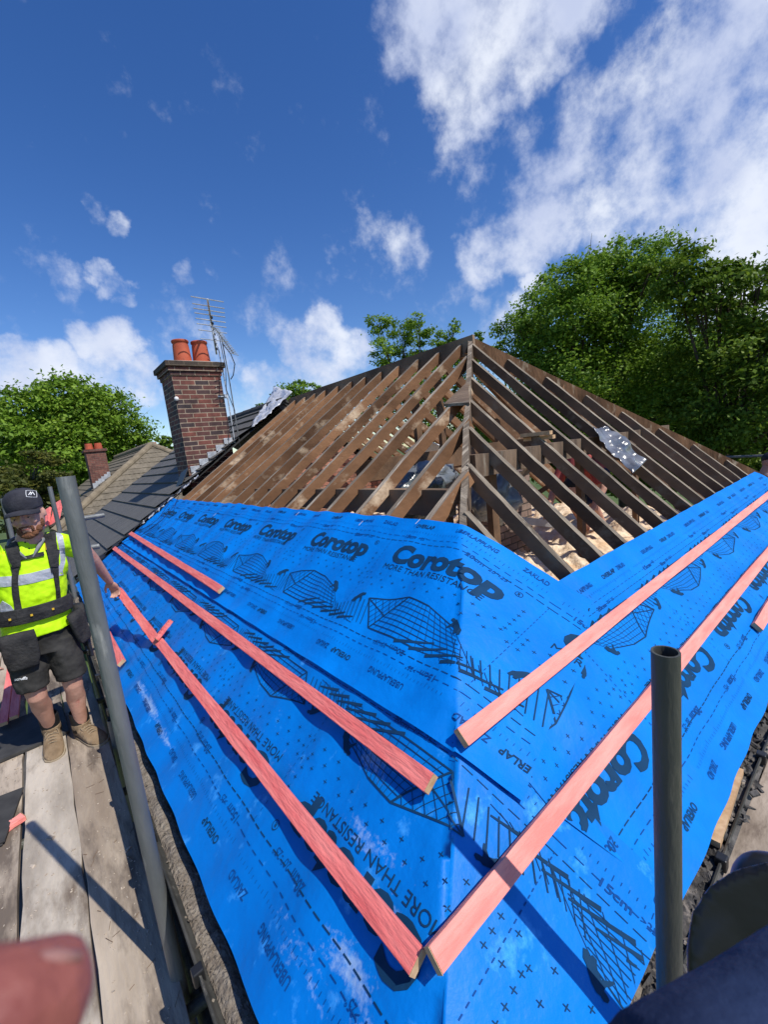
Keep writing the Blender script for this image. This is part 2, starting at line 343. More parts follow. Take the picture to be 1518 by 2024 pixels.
M['leaf_dark'] = leafmat('leaf_dark', (.06, .115, .010), (.125, .21, .019), (.25, .34, .034))
M['leaf_yellow'] = leafmat('leaf_yellow', (.05, .07, .012), (.10, .115, .02), (.18, .17, .03))

# ------------------------------------------------------------------ roof planes (metres; camera at the origin)
CX, CY, CZ = .208, .388, -1.35               # eave corner
TL, TR = .6673, .9401                        # tan of the two pitches
cL, cR_ = math.cos(math.atan(TL)), math.cos(math.atan(TR))
NL = Vector((-TL, 0, 1)).normalized(); NR = Vector((0, -TR, 1)).normalized()
def PL(y, v, off=0.0):                       # left slope: y along the eave, v up the slope
    return Vector((CX + v * cL, y, CZ + v * cL * TL)) + NL * off
def PR(x, v, off=0.0):
    return Vector((x, CY + v * cR_, CZ + v * cR_ * TR)) + NR * off
def onL(px, py):
    r = ray(px, py); n = np.array(NL); t = (n @ np.array(PL(0, 0))) / (n @ r); return Vector(r * t)
def onR(px, py):
    r = ray(px, py); n = np.array(NR); t = (n @ np.array(PR(0, 0))) / (n @ r); return Vector(r * t)
T_AP = 2.35
APEX = Vector((CX + T_AP / TL, CY + T_AP / TR, CZ + T_AP))      # (3.85, 2.93, 1.07)
XB = 2 * APEX.x - CX                                            # back eave x
YP = 7.05                                                       # party wall
def hipy(x): return CY + (x - CX) * TL / TR
def hipx(y): return CX + (y - CY) * TR / TL

# ------------------------------------------------------------------ ground
me = fastmesh('ground', np.array([[-900, -900, -6.6], [900, -900, -6.6], [900, 900, -6.6], [-900, 900, -6.6]], float), np.array([[0, 1, 2, 3]]))
tag(link('ground', me, M['grass']), kind='structure')

me = fastmesh('path', np.array([[-3.5, -3.5, -6.596], [12, -3.5, -6.596], [12, 14, -6.596], [-3.5, 14, -6.596]], float), np.array([[0, 1, 2, 3]]))  # dark ground sheet added under the scaffold so board gaps read as shaded
tag(link('path', me, mat('dark_gap_paving', (.06, .055, .05), (.11, .10, .09), 2, rough=.95)), kind='structure')
# ------------------------------------------------------------------ the house being re-roofed
house = thing('house', (3.8, 3.7, -6.6), 'house with its roof stripped to bare brown rafters under the blue sheets', 'house')
b = MB()
for (x0, x1, y0, y1) in ((.50, 7.2, .66, .90), (.50, .74, .90, YP - .1), (6.96, 7.2, .90, YP - .1)):
    b.box(((x0 + x1) / 2, (y0 + y1) / 2, -4.05), (x1 - x0, y1 - y0, 5.1))
b.build('wall', M['brick_far'], house)
rk = 0
for k in range(16):                                             # rafters of the left slope
    y = 1.65 + .335 * k + random.uniform(-.015, .015)
    if y > YP - .12: break
    xt = hipx(y) - .02 if y < APEX.y else APEX.x - .02
    a = Vector((CX + .06, y, CZ + .06 * TL)); e = Vector((xt, y + random.uniform(-.02, .02), CZ + (xt - CX) * TL))
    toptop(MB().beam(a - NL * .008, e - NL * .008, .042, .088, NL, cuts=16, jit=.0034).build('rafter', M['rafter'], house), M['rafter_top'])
for k in range(19):                                             # rafters of the hip end
    x = 1.38 + .333 * k + random.uniform(-.015, .015)
    if x > XB - .7: break
    yt = hipy(x) if x < APEX.x else hipy(2 * APEX.x - x)
    yt = min(yt, APEX.y) - .03
    lean = random.uniform(-.015, .02)
    a = Vector((x + lean, CY + .06, CZ + .06 * TR)); e = Vector((x, yt, CZ + (yt - CY) * TR))
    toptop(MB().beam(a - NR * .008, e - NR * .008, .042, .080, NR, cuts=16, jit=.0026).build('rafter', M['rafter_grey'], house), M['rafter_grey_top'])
for k in range(12):                                             # far slope beyond the ridge
    y = 3.05 + .335 * k
    a = Vector((XB - .1, y, CZ + .067)); e = Vector((APEX.x + .02, y, APEX.z - .02))
    MB().beam(a, e, .052, .105, Vector((TL, 0, 1)), cuts=6, jit=.003).build('rafter', M['rafter'], house)
for k in range(5):
    y = 1.0 + .335 * k; x = 2 * APEX.x - hipx(y) + .03
    MB().beam((XB - .1, y, CZ + .067), (x, y, CZ + (XB - x) * TL), .052, .105, Vector((TL, 0, 1)), cuts=4, jit=.003).build('rafter', M['rafter'], house)
HB = APEX - Vector((CX, CY, CZ)); HS0 = Vector((CX, CY, CZ)) + HB * .47
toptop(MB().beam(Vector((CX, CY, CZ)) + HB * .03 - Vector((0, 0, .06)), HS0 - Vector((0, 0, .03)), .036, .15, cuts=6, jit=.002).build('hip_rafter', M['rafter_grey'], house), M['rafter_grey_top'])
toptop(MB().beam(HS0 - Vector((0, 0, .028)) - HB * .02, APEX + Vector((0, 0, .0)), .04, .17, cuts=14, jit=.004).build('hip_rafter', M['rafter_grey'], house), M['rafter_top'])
MB().beam(Vector((XB - .1, CY + .071, CZ + .067)), APEX + Vector((.02, 0, .02)), .04, .17, cuts=10, jit=.003).build('hip_rafter', M['rafter'], house)
MB().beam(APEX + Vector((0, -.05, .035)), Vector((APEX.x, YP - .12, APEX.z + .035)), .036, .19, cuts=10, jit=.003).build('ridge_board', M['rafter_grey'], house)
# purlins, posts, struts
MB().beam((1.95, 1.75, -.30), (1.95 + .0, YP - .1, -.30), .075, .17, cuts=8, jit=.003).build('purlin', M['rafter_grey'], house)
MB().beam((2.22, 1.80, -.115), (5.9, 1.80, -.115), .10, .15, cuts=8, jit=.003).build('purlin', M['rafter_grey'], house)
MB().beam((XB - 1.73, 1.75, -.30), (XB - 1.73, YP - .1, -.30), .075, .17, cuts=8, jit=.003).build('purlin', M['wood_old'], house)
MB().beam((2.34, 3.22, -.10), (5.7, 3.22, -.09), .07, .20, cuts=6, jit=.003).build('collar_beam', M['wood_old'], house)
for (x, y, z0, z1) in ((2.55, 1.86, -1.4, -.26), (3.9, 1.86, -1.4, -.26), (5.2, 1.86, -1.4, -.26), (1.95, 2.7, -1.4, -.47), (1.95, 4.6, -1.4, -.47), (3.2, 3.22, -1.4, .50), (2.75, 3.3, -1.4, -.29), (3.66, 3.3, -1.4, .72), (4.6, 3.22, -1.4, .2)):
    MB().beam((x, y, z0), (x, y, z1), .075, .05, Vector((0, -1, 0)), cuts=4, jit=.002).build('post', M['wood_old'], house)
for (a, e) in (((3.3, 1.9, -.2), (2.6, 3.2, -1.3)), ((4.5, 1.9, -.25), (4.1, 3.6, -1.3)), ((2.0, 3.9, -.4), (3.0, 3.9, -1.3)), ((2.0, 5.7, -.4), (3.2, 5.7, -1.3))):
    MB().beam(a, e, .07, .05, cuts=4, jit=.003).build('strut', M['rafter_grey'], house)
for k in range(16):
    x = .9 + k * .41
    MB().beam((x, .8, -1.36), (x, YP - .1, -1.36), .05, .10, cuts=6, jit=.002).build('ceiling_joist', M['wood_old'], house)
MB().box((3.85, 3.9, -1.49), (6.3, 6.1, .02)).build('ceiling', M['dust'], house)
MB().box((2.35, 1.15, -1.36), (3.0, .10, .06)).box((1.05, 3.6, -1.36), (.10, 5.6, .06)).build('wall_plate', M['rafter_grey'], house)
# gable of the party wall
b = MB()
pts = [(CX + .45, -1.5), (XB - .45, -1.5), (XB - .45, CZ + .45 * TL - .2), (APEX.x, APEX.z - .16), (CX + .45, CZ + .45 * TL - .2)]
b.add([(x, YP - .05, z) for x, z in pts] + [(x, YP + .17, z) for x, z in pts],
      [(0, 1, 2, 3, 4), (9, 8, 7, 6, 5)] + [(i, (i + 1) % 5, 5 + (i + 1) % 5, 5 + i) for i in range(5)])
b.build('party_wall', M['brick_red'], house)
# brick stack inside the loft and its plastered cheek
MB().box((3.75, 2.75, -.90), (.62, .5, 1.0)).build('inner_brick_stack', M['brick_dull'], house)
# torn gusset boards on the near hip
g0 = PL(1.93, 2.47, .02)
g = at(905, 783, y=1.98); 
gm = MB()
hp = lambda t: Vector((CX + t / TL, CY + t / TR, CZ + t))
A_, B_, C_ = hp(1.80) + Vector((0, 0, .012)), hp(1.60) + Vector((.015, -.01, .012)), onL(878, 801) + NL * .012
gm.add([A_, B_, C_, A_ - Vector((0, 0, .02)), B_ - Vector((0, 0, .02)), C_ - Vector((0, 0, .02))], [(0, 1, 2), (5, 4, 3), (0, 3, 4, 1), (1, 4, 5, 2), (2, 5, 3, 0)])
gm.build('gusset_board', M['rafter_grey'], house)
# fascia boards
MB().box((CX + .02, (CY + YP) / 2, CZ - .115), (.022, YP - CY, .17)).build('fascia', M['fascia'], house)
MB().box(((CX + XB) / 2, CY + .06, CZ - .13), (XB - CX, .022, .17)).build('fascia', M['fascia'], house)
b = MB(); b.box((.36, 3.7, CZ - .21), (.30, 6.6, .02)); b.box((3.85, .5, CZ - .225), (6.9, .30, .02)); b.build('soffit', M['fascia'], house)

# ------------------------------------------------------------------ gutters with debris
def gutter(name, p0, p1, outn, label, rad=.055):
    p0 = Vector(p0); p1 = Vector(p1); t = (p1 - p0).normalized(); up = Vector((0, 0, 1)); o_ = Vector(outn)
    th = thing(name, (p0 + p1) / 2, label, 'gutter')
    m = MB(); prof = [(rad * math.cos(a), rad * math.sin(a)) for a in [math.pi + i * math.pi / 12 for i in range(13)]]
    prof += [(rad + .006, .004), (rad + .008, -.006)]; outer = [(x * 1.05, z * 1.05) for x, z in reversed(prof[:13])]
    pr = prof + outer
    n = 24; rings = []
    for i in range(n + 1):
        c = p0.lerp(p1, i / n) + Vector((0, 0, random.uniform(-.003, .003))) + o_ * random.uniform(-.002, .002)
        rings.append([c + o_ * x + up * z for x, z in pr])
    m.loft(rings); m.build('channel', M['gutter'], th, smooth=False)
    for k in range(int((p1 - p0).length / .62)):
        c = p0 + t * (.3 + .62 * k); q = MB()
        q.box(c + o_ * (rad + .004) + Vector((0, 0, -.010)), (.032, .032, .045))
        q.build('bracket', M['black_plastic'], th, bevel=.004)
    return th
gl = gutter('gutter', (.166, .30, -1.425), (.166, YP, -1.425), (-1, 0, 0), 'dark half round gutter full of grit running beside the scaffold boards', .055)
gr = gutter('gutter', (.55, .362, -1.42), (XB, .362, -1.42), (0, -1, 0), 'green edged gutter filled with broken black rubble under the right sheet', .055)
def debris(name, label, c0, c1, wd, n, s0, s1, m, z0, cat='debris', hump=.02, seg=90):
    b_ = MB(); c0 = Vector(c0); c1 = Vector(c1); t = (c1 - c0).normalized(); sd = Vector((-t.y, t.x, 0))
    rows = 7; vs = []
    for i in range(seg + 1):
        c = c0.lerp(c1, i / seg)
        for j in range(rows):
            f = j / (rows - 1) - .5
            h = hump * (1 - 4 * f * f) * (.4 + noise.noise(c * 7 + Vector((0, 0, 3))) * 1.2 + .5) + .004 * noise.noise(Vector((c.x * 60, c.y * 60, j)))
            vs.append(c + sd * f * wd + Vector((0, 0, h)))
    fs = [(i * rows + j, i * rows + j + 1, (i + 1) * rows + j + 1, (i + 1) * rows + j) for i in range(seg) for j in range(rows - 1)]
    b_.add(vs, fs)
    L_ = (c1 - c0).length
    for k in range(n):
        c = c0 + t * (L_ * random.random() ** 1.6) + sd * random.gauss(0, wd * .23) + Vector((0, 0, z0 + random.uniform(0, hump * .7)))
        s = random.uniform(s0, s1); rot = Matrix.Rotation(random.uniform(0, 6.28), 3, 'Z') @ Matrix.Rotation(random.uniform(-.9, .9), 3, 'X') @ Matrix.Rotation(random.uniform(-.9, .9), 3, 'Y')
        q = MB().box((0, 0, 0), (s * random.uniform(.7, 1.7), s * random.uniform(.5, 1.1), s * random.uniform(.15, .6)), rot)
        b_.add([c + Vector(p) * random.uniform(.75, 1.2) for p in q.v], q.f)
    o = b_.build(name, m, base=c0, smooth=False); tag(o, label, cat, kind='stuff'); return o
debris('grit', 'line of pale grit and mortar crumbs lying along the left gutter', (.166, .45, -1.462), (.166, 6.8, -1.462), .070, 1100, .003, .010, M['grit'], .002, hump=.014)
debris('rubble', 'heap of broken black tile and mortar rubble filling the right gutter', (.62, .350, -1.462), (4.6, .350, -1.462), .11, 1500, .008, .034, M['rubble'], .012, hump=.03)
debris('rubble', 'coarse grey mortar rubble heaped at the near eave corner beside the standing tube', (.40, .31, -1.455), (.95, .35, -1.455), .15, 260, .006, .030, M['grit'], .008, hump=.04)
MB().box((1.72, .336, -1.412), (.42, .026, .022), Matrix.Rotation(.04, 3, 'Z')).build('fillet', M['batten_end'], house)

# ------------------------------------------------------------------ membrane sheets with their print
WID = .93; WOFF = .748; REP = .85
dT = math.radians(65); dB = math.radians(72)
def wob(P, k=1.0):
    n = noise.noise(Vector((P.x * 1.7, P.y * 1.7, P.z * 1.7))) * .015 + noise.noise(Vector((P.x * 5 + 9, P.y * 5, P.z * 5))) * .006
    q = Vector((P.x * .6 + P.y * 2.2, P.y * .5 - P.x * 1.4, 4.0))
    n += -.010 * abs(noise.noise(q * 1.9)) + .004 - .006 * max(0, noise.noise(q * 4.1 + Vector((7, 1, 0))))
    return n * k
def sagL(y): return -.0065 * (1 - math.cos(2 * math.pi * (y - 1.65) / .335))
def sagR(x): return -.0055 * (1 - math.cos(2 * math.pi * (x - 1.38) / .333))
def ip(x, xs, ys): return float(np.interp(x, xs, ys))
def smaxT(w_): return ip(w_, [0, .3, .6, .8, .93], [.24, .40, .60, .66, .72])
def xe(v): return ip(v, [-.05, 0, .16, .26, .36, .5, .6, .92], [1.22, 1.20, 1.11, 1.06, 1.01, 1.0, 1.1, 1.62])
def wrap(yh, v, s, dl, off):
    """s metres past the hip, running down the other slope at angle dl below the horizontal"""
    x0 = CX + v * cL; vr = (yh - CY) / cR_
    # soft fold: ease the first centimetres
    xx = x0 + s * math.cos(dl); vv = vr - s * math.sin(dl)
    return PR(xx, vv, off), xx, vv
STR = 1.27
def mapT(y, w_, off=0):
    v = w_ + WOFF; yh = hipy(CX + v * cL); o = .010 + off
    lift = .014 * max(0, 1 - w_ / .05) * (.6 + .8 * noise.noise(Vector((y * 1.3, 0, 1)))) 
    if y >= yh:
        p = PL(y, v, o + lift + sagL(y)); sp = yh; dd = y - yh
        rd = -.009 * math.exp(-dd / .04)
        return p + NL * (wob(p) + rd), y < YP + .03
    s = (yh - y) * STR; p, xx, vv = wrap(yh, v, s, dT + (.0 if w_ < .8 else -.55 * (w_ - .8)), o + lift)
    rd = -.009 * math.exp(-s / .04)
    return p + NR * (wob(p) + rd + .012 * math.sin(min(s, .5) * 6.0) * max(0, w_ - .5)), s < smaxT(w_)
def mapB(y, v, off=0):
    yh = hipy(CX + v * cL); o = .001 + off
    if y >= yh:
        p = PL(y, v, o + sagL(y)); dd = y - yh
        return p + NL * (wob(p, .8) - .009 * math.exp(-dd / .04)), y < YP + .03
    s = (yh - y) * STR; p, xx, vv = wrap(yh, v, s, dB, o)
    return p + NR * (wob(p, .8) - .009 * math.exp(-s / .04)), vv > -.05 and v > .0
def mapE(x, v, off=0):
    o = .006 + off; p = PR(x, v - .034, o + sagR(x))
    return p + NR * wob(p, .8), x > xe(v) and v < .935
def grid_obj(name, rows, m, label, cols_n):
    R_ = len(rows); V = np.array([list(p) for r in rows for p in r]); n = cols_n
    F = np.array([[i * n + j, i * n + j + 1, (i + 1) * n + j + 1, (i + 1) * n + j] for i in range(R_ - 1) for j in range(n - 1)])
    me = fastmesh(name, V, F); o = link(name, me, m, None, True, base=rows[0][n // 2]); tag(o, label, 'roofing sheet')
    if o.data.polygons[0].normal.z < 0: o.data.flip_normals()
    o.data.materials.append(M['ink'])
    return o
NRW = 38
rows = []
for i in range(NRW):
    w_ = WID * i / (NRW - 1); v = w_ + WOFF; yh = hipy(CX + v * cL)
    r = [mapT(yh + (YP + .02 - yh) * (1 - j / 200), w_)[0] for j in range(201)] + [mapT(yh - smaxT(w_) / STR * (j / 34), w_)[0] for j in range(1, 35)]
    rows.append(r)
shT = grid_obj('membrane_sheet', rows, M['membrane'], 'upper blue membrane sheet on the left slope, folded over the hip with upright printing', 235)
rows = []
for i in range(NRW):
    v = -.025 + .945 * i / (NRW - 1); yh = hipy(CX + max(v, 0) * cL); vr = (yh - CY) / cR_; sm = max(.02, (vr + .05) / math.sin(dB))
    r = [mapB(yh + (YP + .02 - yh) * (1 - j / 200), v)[0] for j in range(201)] + [mapB(yh - sm / STR * (j / 34), v)[0] for j in range(1, 35)]
    rows.append(r)
shB = grid_obj('membrane_sheet', rows, M['membrane_dusty'], 'lowest blue membrane sheet on the left slope, dusty, beside the grit filled gutter', 235)
rows = []
for i in range(NRW):
    v = -.03 + (.925 + .03) * i / (NRW - 1); x1 = XB - (v * cR_ * TR) / TL + .05; x0 = xe(v)
    rows.append([mapE(x0 + (x1 - x0) * (j / 200), v)[0] for j in range(201)])
shE = grid_obj('membrane_sheet', rows, M['membrane'], 'bright blue membrane sheet covering the right slope above the black rubble', 201)

# ---- printed pattern in sheet coordinates (a along the roll, w across it)
def text2d(body, size, bold=0.0, sx=1.0, shear=0):
    cu = bpy.data.curves.new('lettering', 'FONT'); cu.body = body; cu.size = size; cu.offset = bold; cu.shear = shear; cu.resolution_u = 3
    o = bpy.data.objects.new('lettering', cu); COL.objects.link(o)
    dg = bpy.context.evaluated_depsgraph_get(); me = bpy.data.meshes.new_from_object(o.evaluated_get(dg))
    V = np.array([(v.co.x * sx, v.co.y) for v in me.vertices]); F = [tuple(p.vertices) for p in me.polygons]
    bpy.data.objects.remove(o); bpy.data.curves.remove(cu); bpy.data.meshes.remove(me)
    return V, F
class Pat:
    def __init__(s): s.v = []; s.f = []
    def add(s, V, F):
        n = len(s.v); s.v += [tuple(p) for p in V]; s.f += [tuple(i + n for i in q) for q in F]
    def text(s, body, x, y, capw=None, size=.1, bold=0, flip=False, shear=0, caph=None):
        V, F = text2d(body, size, bold, 1, shear)
        V = V - V.min(0) * np.array([1, 0])
        sx = (capw / V[:, 0].max()) if capw else 1
        V = V * np.array([sx, 1])
        if flip: V = -V + np.array([V[:, 0].max(), size * .7])
        s.add(V + np.array([x, y]), F)
    def line(s, a, b, wd):
        a = np.array(a, float); b = np.array(b, float); d = b - a; L_ = np.hypot(*d); 
        if L_ < 1e-6: return
        n = np.array([-d[1], d[0]]) / L_ * wd / 2
        k = max(1, int(L_ / .03)); V = []
        for i in range(k + 1):
            p = a + d * i / k; V += [p + n, p - n]
        s.add(V, [(2 * i, 2 * i + 1, 2 * i + 3, 2 * i + 2) for i in range(k)])
    def taper(s, a, b, w0, w1):
        a = np.array(a, float); b = np.array(b, float); d = b - a; n = np.array([-d[1], d[0]]) / np.hypot(*d) / 2
        s.add([a + n * w0, a - n * w0, b - n * w1, b + n * w1], [(0, 1, 2, 3)])
    def poly(s, pts): s.add(pts, [tuple(range(len(pts)))])
    def dash(s, a, b, wd, on=.03, gap=.012):
        a = np.array(a, float); b = np.array(b, float); L_ = np.hypot(*(b - a)); d = (b - a) / L_; t = 0
        while t < L_: s.line(a + d * t, a + d * min(L_, t + on), wd); t += on + gap
PD, PLt = Pat(), Pat()
PD.text('Corotop', .095, .622, capw=.62, size=.156, bold=.0075)
PD.text('R', .735, .722, size=.018, bold=.0006)
for i in range(14):
    a0, a1 = 2 * math.pi * i / 14, 2 * math.pi * (i + 1) / 14
    PD.line((.7405 + .014 * math.cos(a0), .7285 + .014 * math.sin(a0)), (.7405 + .014 * math.cos(a1), .7285 + .014 * math.sin(a1)), .0024)
PD.text('MORE THAN RESISTANCE', .085, .572, capw=.59, size=.046)
for rw, ys in enumerate((.535, .50, .462)):
    for i in range(11):
        x = .02 + i * .081 + (.04 if rw % 2 else 0)
        if rw == 2 and .2 < x < .66: continue
        PD.line((x - .008, ys), (x + .008, ys), .0022); PD.line((x, ys - .008), (x, ys + .008), .0022)
for i in range(5): 
    PD.line((-.055 - .008, .66 - i * .035), (-.055 + .008, .66 - i * .035), .0022); PD.line((-.055, .652 - i * .035), (-.055, .668 - i * .035), .0022)
for ln in (.765, .208): PD.dash((0, ln), (REP, ln), .0028, .032, .012)
for ln in (.800, .172): PLt.dash((0, ln), (REP, ln), .0026, .026, .02)
PLt.dash((-.005, .765), (-.005, .208), .0026, .012, .012)
def scale_ticks(P_, w0, s):
    for i in range(40):
        h = .010 if i % 5 else .018
        P_.line((.02 + i * .02, w0), (.02 + i * .02, w0 + s * h), .0018)
scale_ticks(PLt, .842, -1); scale_ticks(PLt, .13, 1)
PD.text('OVERLAP', .10, .868, capw=.13, size=.034, bold=.0008); PLt.text('UBERLAPPUNG', .38, .868, capw=.19, size=.034, bold=.0005); PLt.text('ZAKLAD', .68, .868, capw=.11, size=.034, bold=.0006)
PD.text('OVERLAP', .16, .082, capw=.13, size=.034, bold=.0008, flip=True); PLt.text('UBERLAPPUNG', .44, .082, capw=.19, size=.034, bold=.0005, flip=True); PLt.text('ZAKLAD', .02, .082, capw=.11, size=.034, bold=.0006, flip=True)
PLt.text('15cm', .08, .788, capw=.08, size=.033, bold=.0006); PLt.text('>25\u00b0', .18, .788, capw=.05, size=.026)
PLt.text('20cm', .50, .752, capw=.08, size=.033, bold=.0006); PLt.text('20\u00b0-25\u00b0', .60, .752, capw=.09, size=.026)
PLt.text('20cm', .47, .196, capw=.08, size=.033, bold=.0006, flip=True); PLt.text('20\u00b0-25\u00b0', .36, .196, capw=.09, size=.026, flip=True)
PLt.text('15cm', .66, .160, capw=.08, size=.033, bold=.0006, flip=True); PLt.text('>25\u00b0', .59, .160, capw=.05, size=.026, flip=True)
# line drawing of a hipped roof frame with two roofers
def LP(a, b_, t): return np.array(a) * (1 - t) + np.array(b_) * t
A1_, B1_, N1_, C1_, TR1, BR1 = (.156, .385), (.391, .449), (.317, .329), (.268, .252), (.684, .388), (.80, .262)
for i in range(9):
    t = i / 8.; l = LP(B1_, C1_, t); r = LP(TR1, BR1, t); m_ = LP((.52, .438), (.60, .245), t); wd_ = .0024 + .0012 * t
    PD.line(l, m_, wd_); PD.line(m_, r, wd_ * .8)
for i in range(13):
    t = i / 12.; a = LP(B1_, (.52, .438), min(1, t * 1.8)) if t < .555 else LP((.52, .438), TR1, (t - .555) / .445); PD.line(a, LP((.30, .246), (.85, .238), t), .0017)
PD.line(A1_, B1_, .006); PD.line(A1_, C1_, .007); PD.line(B1_, C1_, .007); PD.line(A1_, N1_, .005); PD.line(C1_, (.60, .245), .006); PD.line(B1_, (.52, .438), .006); PD.line((.52, .438), TR1, .004)
for i in range(1, 6):
    t = i / 6.; PD.line(LP(A1_, C1_, t), LP(A1_, B1_, t), .0022); PD.line(LP(A1_, B1_, t), LP(C1_, B1_, t), .0022)
for i in range(9):
    x = -.06 + i * .028; PD.line((x, .315 + i * .008), (x + .045, .252), .004)
for i in range(6):
    x = .47 + i * .082; PD.taper((x, .238), (x + .17 - i * .012, .300 - i * .006), .015, .006)
for i in range(10):
    x = .72 + i * .026; PD.line((x, .345 - i * .011), (x + .05, .240), .0022)
man = [(0, 0), (.006, .022), (.016, .030), (.024, .040), (.036, .052), (.050, .060), (.058, .058), (.066, .062), (.074, .058), (.075, .050), (.068, .046), (.060, .044), (.062, .034), (.070, .022), (.074, .010), (.070, .008), (.058, .022), (.050, .030), (.042, .024), (.034, .012), (.030, -.002), (.020, -.004), (.016, .006), (.010, -.004)]
m0 = np.array(man) * 1.0
PD.poly(m0 + np.array([.045, .345])); PD.poly(m0 * np.array([-1, 1]) + np.array([.72, .368]))
def subdivide(P_, mx_=.028):
    me = bpy.data.meshes.new('x'); me.from_pydata([(a, b_, 0) for a, b_ in P_.v], [], P_.f); bm = bmesh.new(); bm.from_mesh(me)
    bmesh.ops.triangulate(bm, faces=bm.faces)
    for _ in range(5):
        es = [e for e in bm.edges if e.calc_length() > mx_]
        if not es: break
        bmesh.ops.subdivide_edges(bm, edges=es, cuts=1); bmesh.ops.triangulate(bm, faces=[f for f in bm.faces if len(f.verts) > 3])
    bm.verts.ensure_lookup_table()
    V = [(v.co.x, v.co.y) for v in bm.verts]; F = [tuple(v.index for v in f.verts) for f in bm.faces]; bm.free(); bpy.data.meshes.remove(me); return V, F
patD, patL = subdivide(PD), subdivide(PLt)
def lay(pat, mp, shifts, m, parent, name):
    V = []; F = []
    for k in shifts:
        base = len(V); ok = []
        for (a, w_) in pat[0]:
            p, o = mp(a, w_, k); V.append(p); ok.append(o)
        F += [tuple(i + base for i in f) for f in pat[1] if ok[f[0]] and ok[f[1]] and ok[f[2]]]
    me = bpy.data.meshes.new(name); me.from_pydata(V, [], F); me.update()
    bm = bmesh.new(); bm.from_mesh(me); bmesh.ops.delete(bm, geom=[v for v in bm.verts if not v.link_faces], context='VERTS'); bm.to_mesh(me); bm.free()
    link(name, me, m, parent)
OFF = .0022
def bmp(w_): return ip(w_, [0, .20, .40, .74, .80, .93], [0, 0, 1, 1, .3, 0])
for pat, m, nm in ((patD, M['ink'], 'printed_lettering'), (patL, M['ink_light'], 'printed_scale')):
    lay(pat, lambda a, w_, k: mapT(1.76 - a - k * REP, w_, OFF), range(-7, 3), m, shT, nm)
    lay(pat, lambda a, w_, k: mapB(a + .54 + k * REP, .945 - w_ + .035 * bmp(w_), OFF), range(-3, 8), m, shB, nm)
    lay(pat, lambda a, w_, k: mapE(2.50 - a - k * REP, .925 - w_ + .028 * bmp(w_), OFF), range(-6, 3), m, shE, nm)
# chalky scuffs and dust: worn patches of the lowest sheet, each with its own place on the sheet
mt_ = M['membrane_dusty']; nt = mt_.node_tree; bs = nt.nodes['Principled BSDF']; src = bs.inputs['Base Color'].links[0].from_socket; N_ = nt.nodes.new; L_ = nt.links.new
tcx = N_('ShaderNodeTexCoord'); org = wpos(shB)
def mth(op, a, b_=None, clamp=False):
    n = N_('ShaderNodeMath'); n.operation = op; n.use_clamp = clamp
    for i, v in enumerate((a, b_)):
        if v is None: continue
        if isinstance(v, (int, float)): n.inputs[i].default_value = v
        else: L_(v, n.inputs[i])
    return n.outputs[0]
tot = None
for (y, v, ry, rx, st) in ((2.75, .085, .42, .035, 1.0), (2.35, .075, .25, .03, .8), (2.55, .30, .30, .06, .5), (.93, .42, .16, .05, .55), (1.08, .60, .14, .07, .75), (.80, .20, .13, .05, .95), (.66, .13, .12, .06, .9), (.95, .12, .25, .05, .5), (.78, .33, .2, .06, .45), (1.6, .40, .6, .14, .25)):
    c = PL(y, v) - org; sb = N_('ShaderNodeVectorMath'); sb.operation = 'SUBTRACT'; L_(tcx.outputs['Object'], sb.inputs[0]); sb.inputs[1].default_value = c
    dv = N_('ShaderNodeVectorMath'); dv.operation = 'DIVIDE'; L_(sb.outputs[0], dv.inputs[0]); dv.inputs[1].default_value = (rx, ry, rx)
    ln = N_('ShaderNodeVectorMath'); ln.operation = 'LENGTH'; L_(dv.outputs[0], ln.inputs[0])
    m_ = mth('MULTIPLY', mth('SUBTRACT', 1.25, ln.outputs['Value'], True), st); tot = m_ if tot is None else mth('MAXIMUM', tot, m_)
na = N_('ShaderNodeTexNoise'); na.inputs['Scale'].default_value = 55; na.inputs['Detail'].default_value = 8; na.inputs['Roughness'].default_value = .7; L_(tcx.outputs['Object'], na.inputs['Vector'])
mpn = N_('ShaderNodeMapping'); mpn.inputs['Scale'].default_value = (40, 9, 40); mpn.inputs['Rotation'].default_value = (0, 0, .5); L_(tcx.outputs['Object'], mpn.inputs['Vector'])
nb_ = N_('ShaderNodeTexNoise'); nb_.inputs['Scale'].default_value = 1; nb_.inputs['Detail'].default_value = 6; L_(mpn.outputs[0], nb_.inputs['Vector'])
sm = mth('ADD', mth('MULTIPLY', na.outputs[0], .6), mth('MULTIPLY', nb_.outputs[0], .4))
mk = N_('ShaderNodeMapRange'); L_(mth('ADD', mth('MULTIPLY', tot, .34), sm), mk.inputs[0]); mk.inputs[1].default_value = .66; mk.inputs[2].default_value = .86; mk.inputs[4].default_value = .45
mm = N_('ShaderNodeMixRGB'); L_(mk.outputs[0], mm.inputs[0]); L_(src, mm.inputs[1]); mm.inputs[2].default_value = (.58, .70, .80, 1); L_(mm.outputs[0], bs.inputs['Base Color'])

